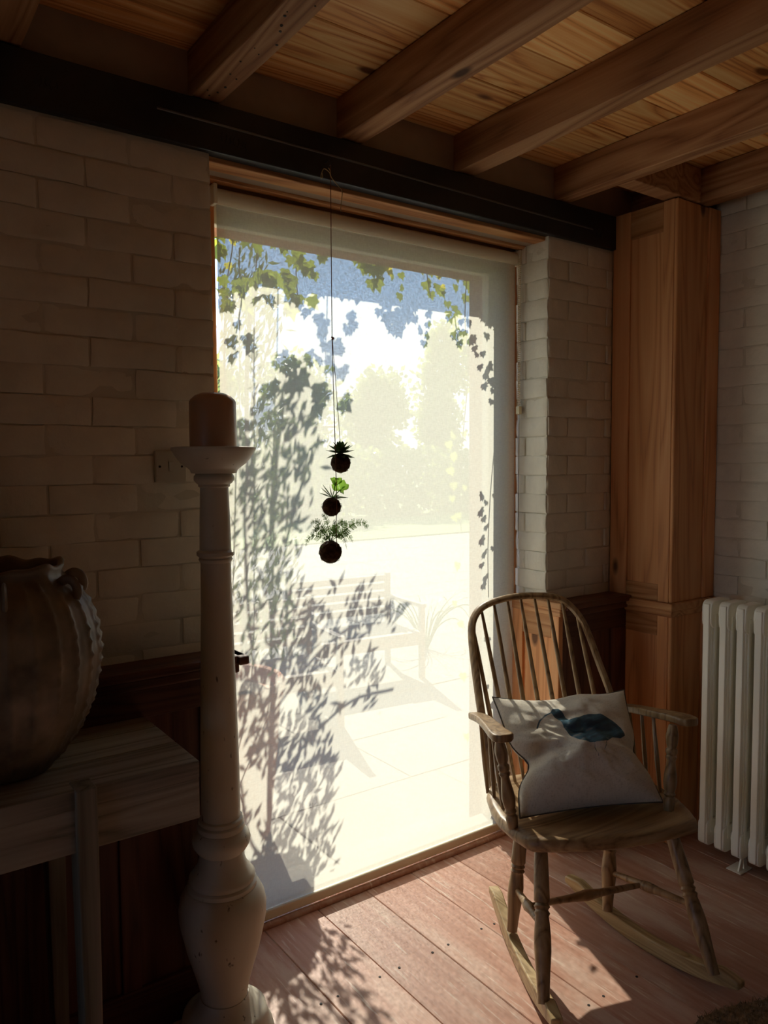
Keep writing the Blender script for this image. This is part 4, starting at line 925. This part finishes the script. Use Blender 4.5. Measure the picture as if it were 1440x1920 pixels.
for s in ([(2.24,2.47,2.5),(2.22,2.49,2.3),(2.20,2.48,2.1),(2.21,2.47,1.9),(2.18,2.47,1.62),(2.17,2.48,1.40),(2.17,2.47,1.2)], [(1.08,2.46,2.5),(1.15,2.50,2.30),(1.13,2.50,2.15)], [(1.28,2.46,2.5),(1.36,2.50,2.28)], [(1.96,2.46,2.5),(2.01,2.50,2.28),(2.03,2.50,2.18)], [(.95,2.47,2.36),(1.4,2.48,2.33),(1.85,2.47,2.36),(2.25,2.48,2.34)], [(1.4,2.47,2.5),(1.5,2.62,2.45),(1.54,2.75,2.30),(1.56,2.78,2.18)], [(1.25,2.47,2.5),(1.32,2.62,2.45),(1.36,2.75,2.25)]):
    MB().tube(spline(s, 5), .0022, 5).build('stem', m_bark, ivy, smooth=True)

# garden benches
def bench(name, c, rz, label, w=1.5):
    o = thing(name, (c[0], c[1], -.048), label, 'bench', 'slatted garden benches')
    ca_, sa_ = math.cos(rz), math.sin(rz)
    def bx(nm, x0, x1, y0, y1, z0, z1):
        m_ = MB().box(x0, x1, y0, y1, z0, z1); m_.v = [(c[0]+x*ca_-y*sa_, c[1]+x*sa_+y*ca_, z-.048) for x, y, z in m_.v]; m_.build(nm, m_bench, o)
    for k in range(5): bx('back_slat', -w/2, w/2, .25, .28, .40+k*.062, .445+k*.062)
    for k in range(5): bx('seat_slat', -w/2, w/2, -.25+k*.095, -.175+k*.095, .32, .345)
    for x in (-w/2, w/2):
        bx('leg', x-.018, x+.018, -.245, -.21, 0, .52); bx('leg', x-.018, x+.018, .25, .285, 0, .71); bx('arm', x-.02, x+.02, -.26, .28, .52, .545); bx('seat_rail', x-.025, x+.025, -.22, .26, .26, .32)
    bx('front_rail', -w/2, w/2, -.24, -.20, .25, .32)
bench('garden_bench', (1.92, 4.05), R(-8), 'left slatted garden bench on the terrace behind the terracotta pot', .95)
bench('garden_bench', (3.0, 4.55), R(-6), 'right slatted garden bench standing farther out on the terrace', .82)
# spiky plant
pk = thing('spiky_plant', (3.95, 4.95, -.05), 'low arching strap-leaved plant on the paving seen through the blind', 'plant')
for k in range(18):
    a = 2*math.pi*k/18+rnd.uniform(-.1,.1); l = rnd.uniform(.35,.6); pts = spline([(3.95+math.cos(a)*r*l, 4.95+math.sin(a)*r*l, -.05+h*l) for r, h in ((.02,0),(.3,.55),(.7,.75),(1.0,.45))], 4)
    MB().tube(pts, [.012*(1-.9*i/(len(pts)-1)) for i in range(len(pts))], 4, False, (.25, 1)).build('strap_leaf', m_tree, pk)
# trees and hedge beyond the lawn
def tree(name, x, y, h, rx, rz_, n, label, ls=.20):
    o = thing(name, (x, y, -.05), label, 'tree')
    MB().tube([(x, y, -.05), (x+.05, y, h*.35), (x, y, h*.7)], [.16*h/5, .12*h/5, .06*h/5], 8).build('trunk', m_bark, o, smooth=True)
    mb = MB(); lobes = [(Vector((x+rnd.uniform(-.42,.42)*rx, y+rnd.uniform(-.3,.3)*rx, h*rnd.uniform(.25,.82))), rx*rnd.uniform(.42,.55)) for _ in range(14)]+[(Vector((x, y, h*.86)), rx*.4)]
    for k in range(n):
        c, r = rnd.choice(lobes); d = Vector((rnd.gauss(0,1), rnd.gauss(0,1), rnd.gauss(0,1))).normalized(); p = c+Vector((d.x*r, d.y*r, d.z*r*rz_))*rnd.uniform(.35,1.05)
        if p.z < .05 or p.z > h: continue
        add_leaf(mb, p, Vector((rnd.gauss(0,1), rnd.gauss(0,1), rnd.gauss(0,1))), Vector((rnd.gauss(0,1), rnd.gauss(0,1), rnd.gauss(0,1))), ls*rnd.uniform(.8,1.5), ls*.8)
    mb.build('crown', m_tree, o, kind='stuff')
tree('garden_tree', 8.7, 20.8, 4.6, 1.40, 1.2, 4200, 'leafy tree at far left of the row beyond the lawn')
tree('garden_tree', 11.6, 20.8, 5.0, 1.42, 1.2, 4200, 'broad green tree second from the left beyond the lawn')
tree('garden_tree', 14.5, 20.8, 4.7, 1.42, 1.2, 4200, 'lower rounded tree in the middle of the row beyond the lawn')
tree('garden_tree', 17.4, 20.8, 6.6, 1.42, 1.5, 5200, 'tallest tree beyond the right of the lawn')
tree('garden_tree', 20.3, 20.8, 6.0, 1.42, 1.4, 4800, 'bushy tree at the far right end of the row')
hd = thing('hedge', (11, 18.2, -.05), 'clipped green hedge along the far side of the lawn', 'hedge')
mb = MB()
for k in range(9000):
    x = rnd.uniform(5, 19); p = Vector((x, 18.0+rnd.uniform(-.25,.25)+rnd.choice((0,.8)), rnd.uniform(0,1.9)))
    add_leaf(mb, p, Vector((rnd.gauss(0,1), rnd.gauss(0,1), rnd.gauss(0,1))), Vector((rnd.gauss(0,.6), -1, rnd.gauss(0,.6))), .2, .15)
mb.build('foliage', m_tree, hd, kind='stuff')
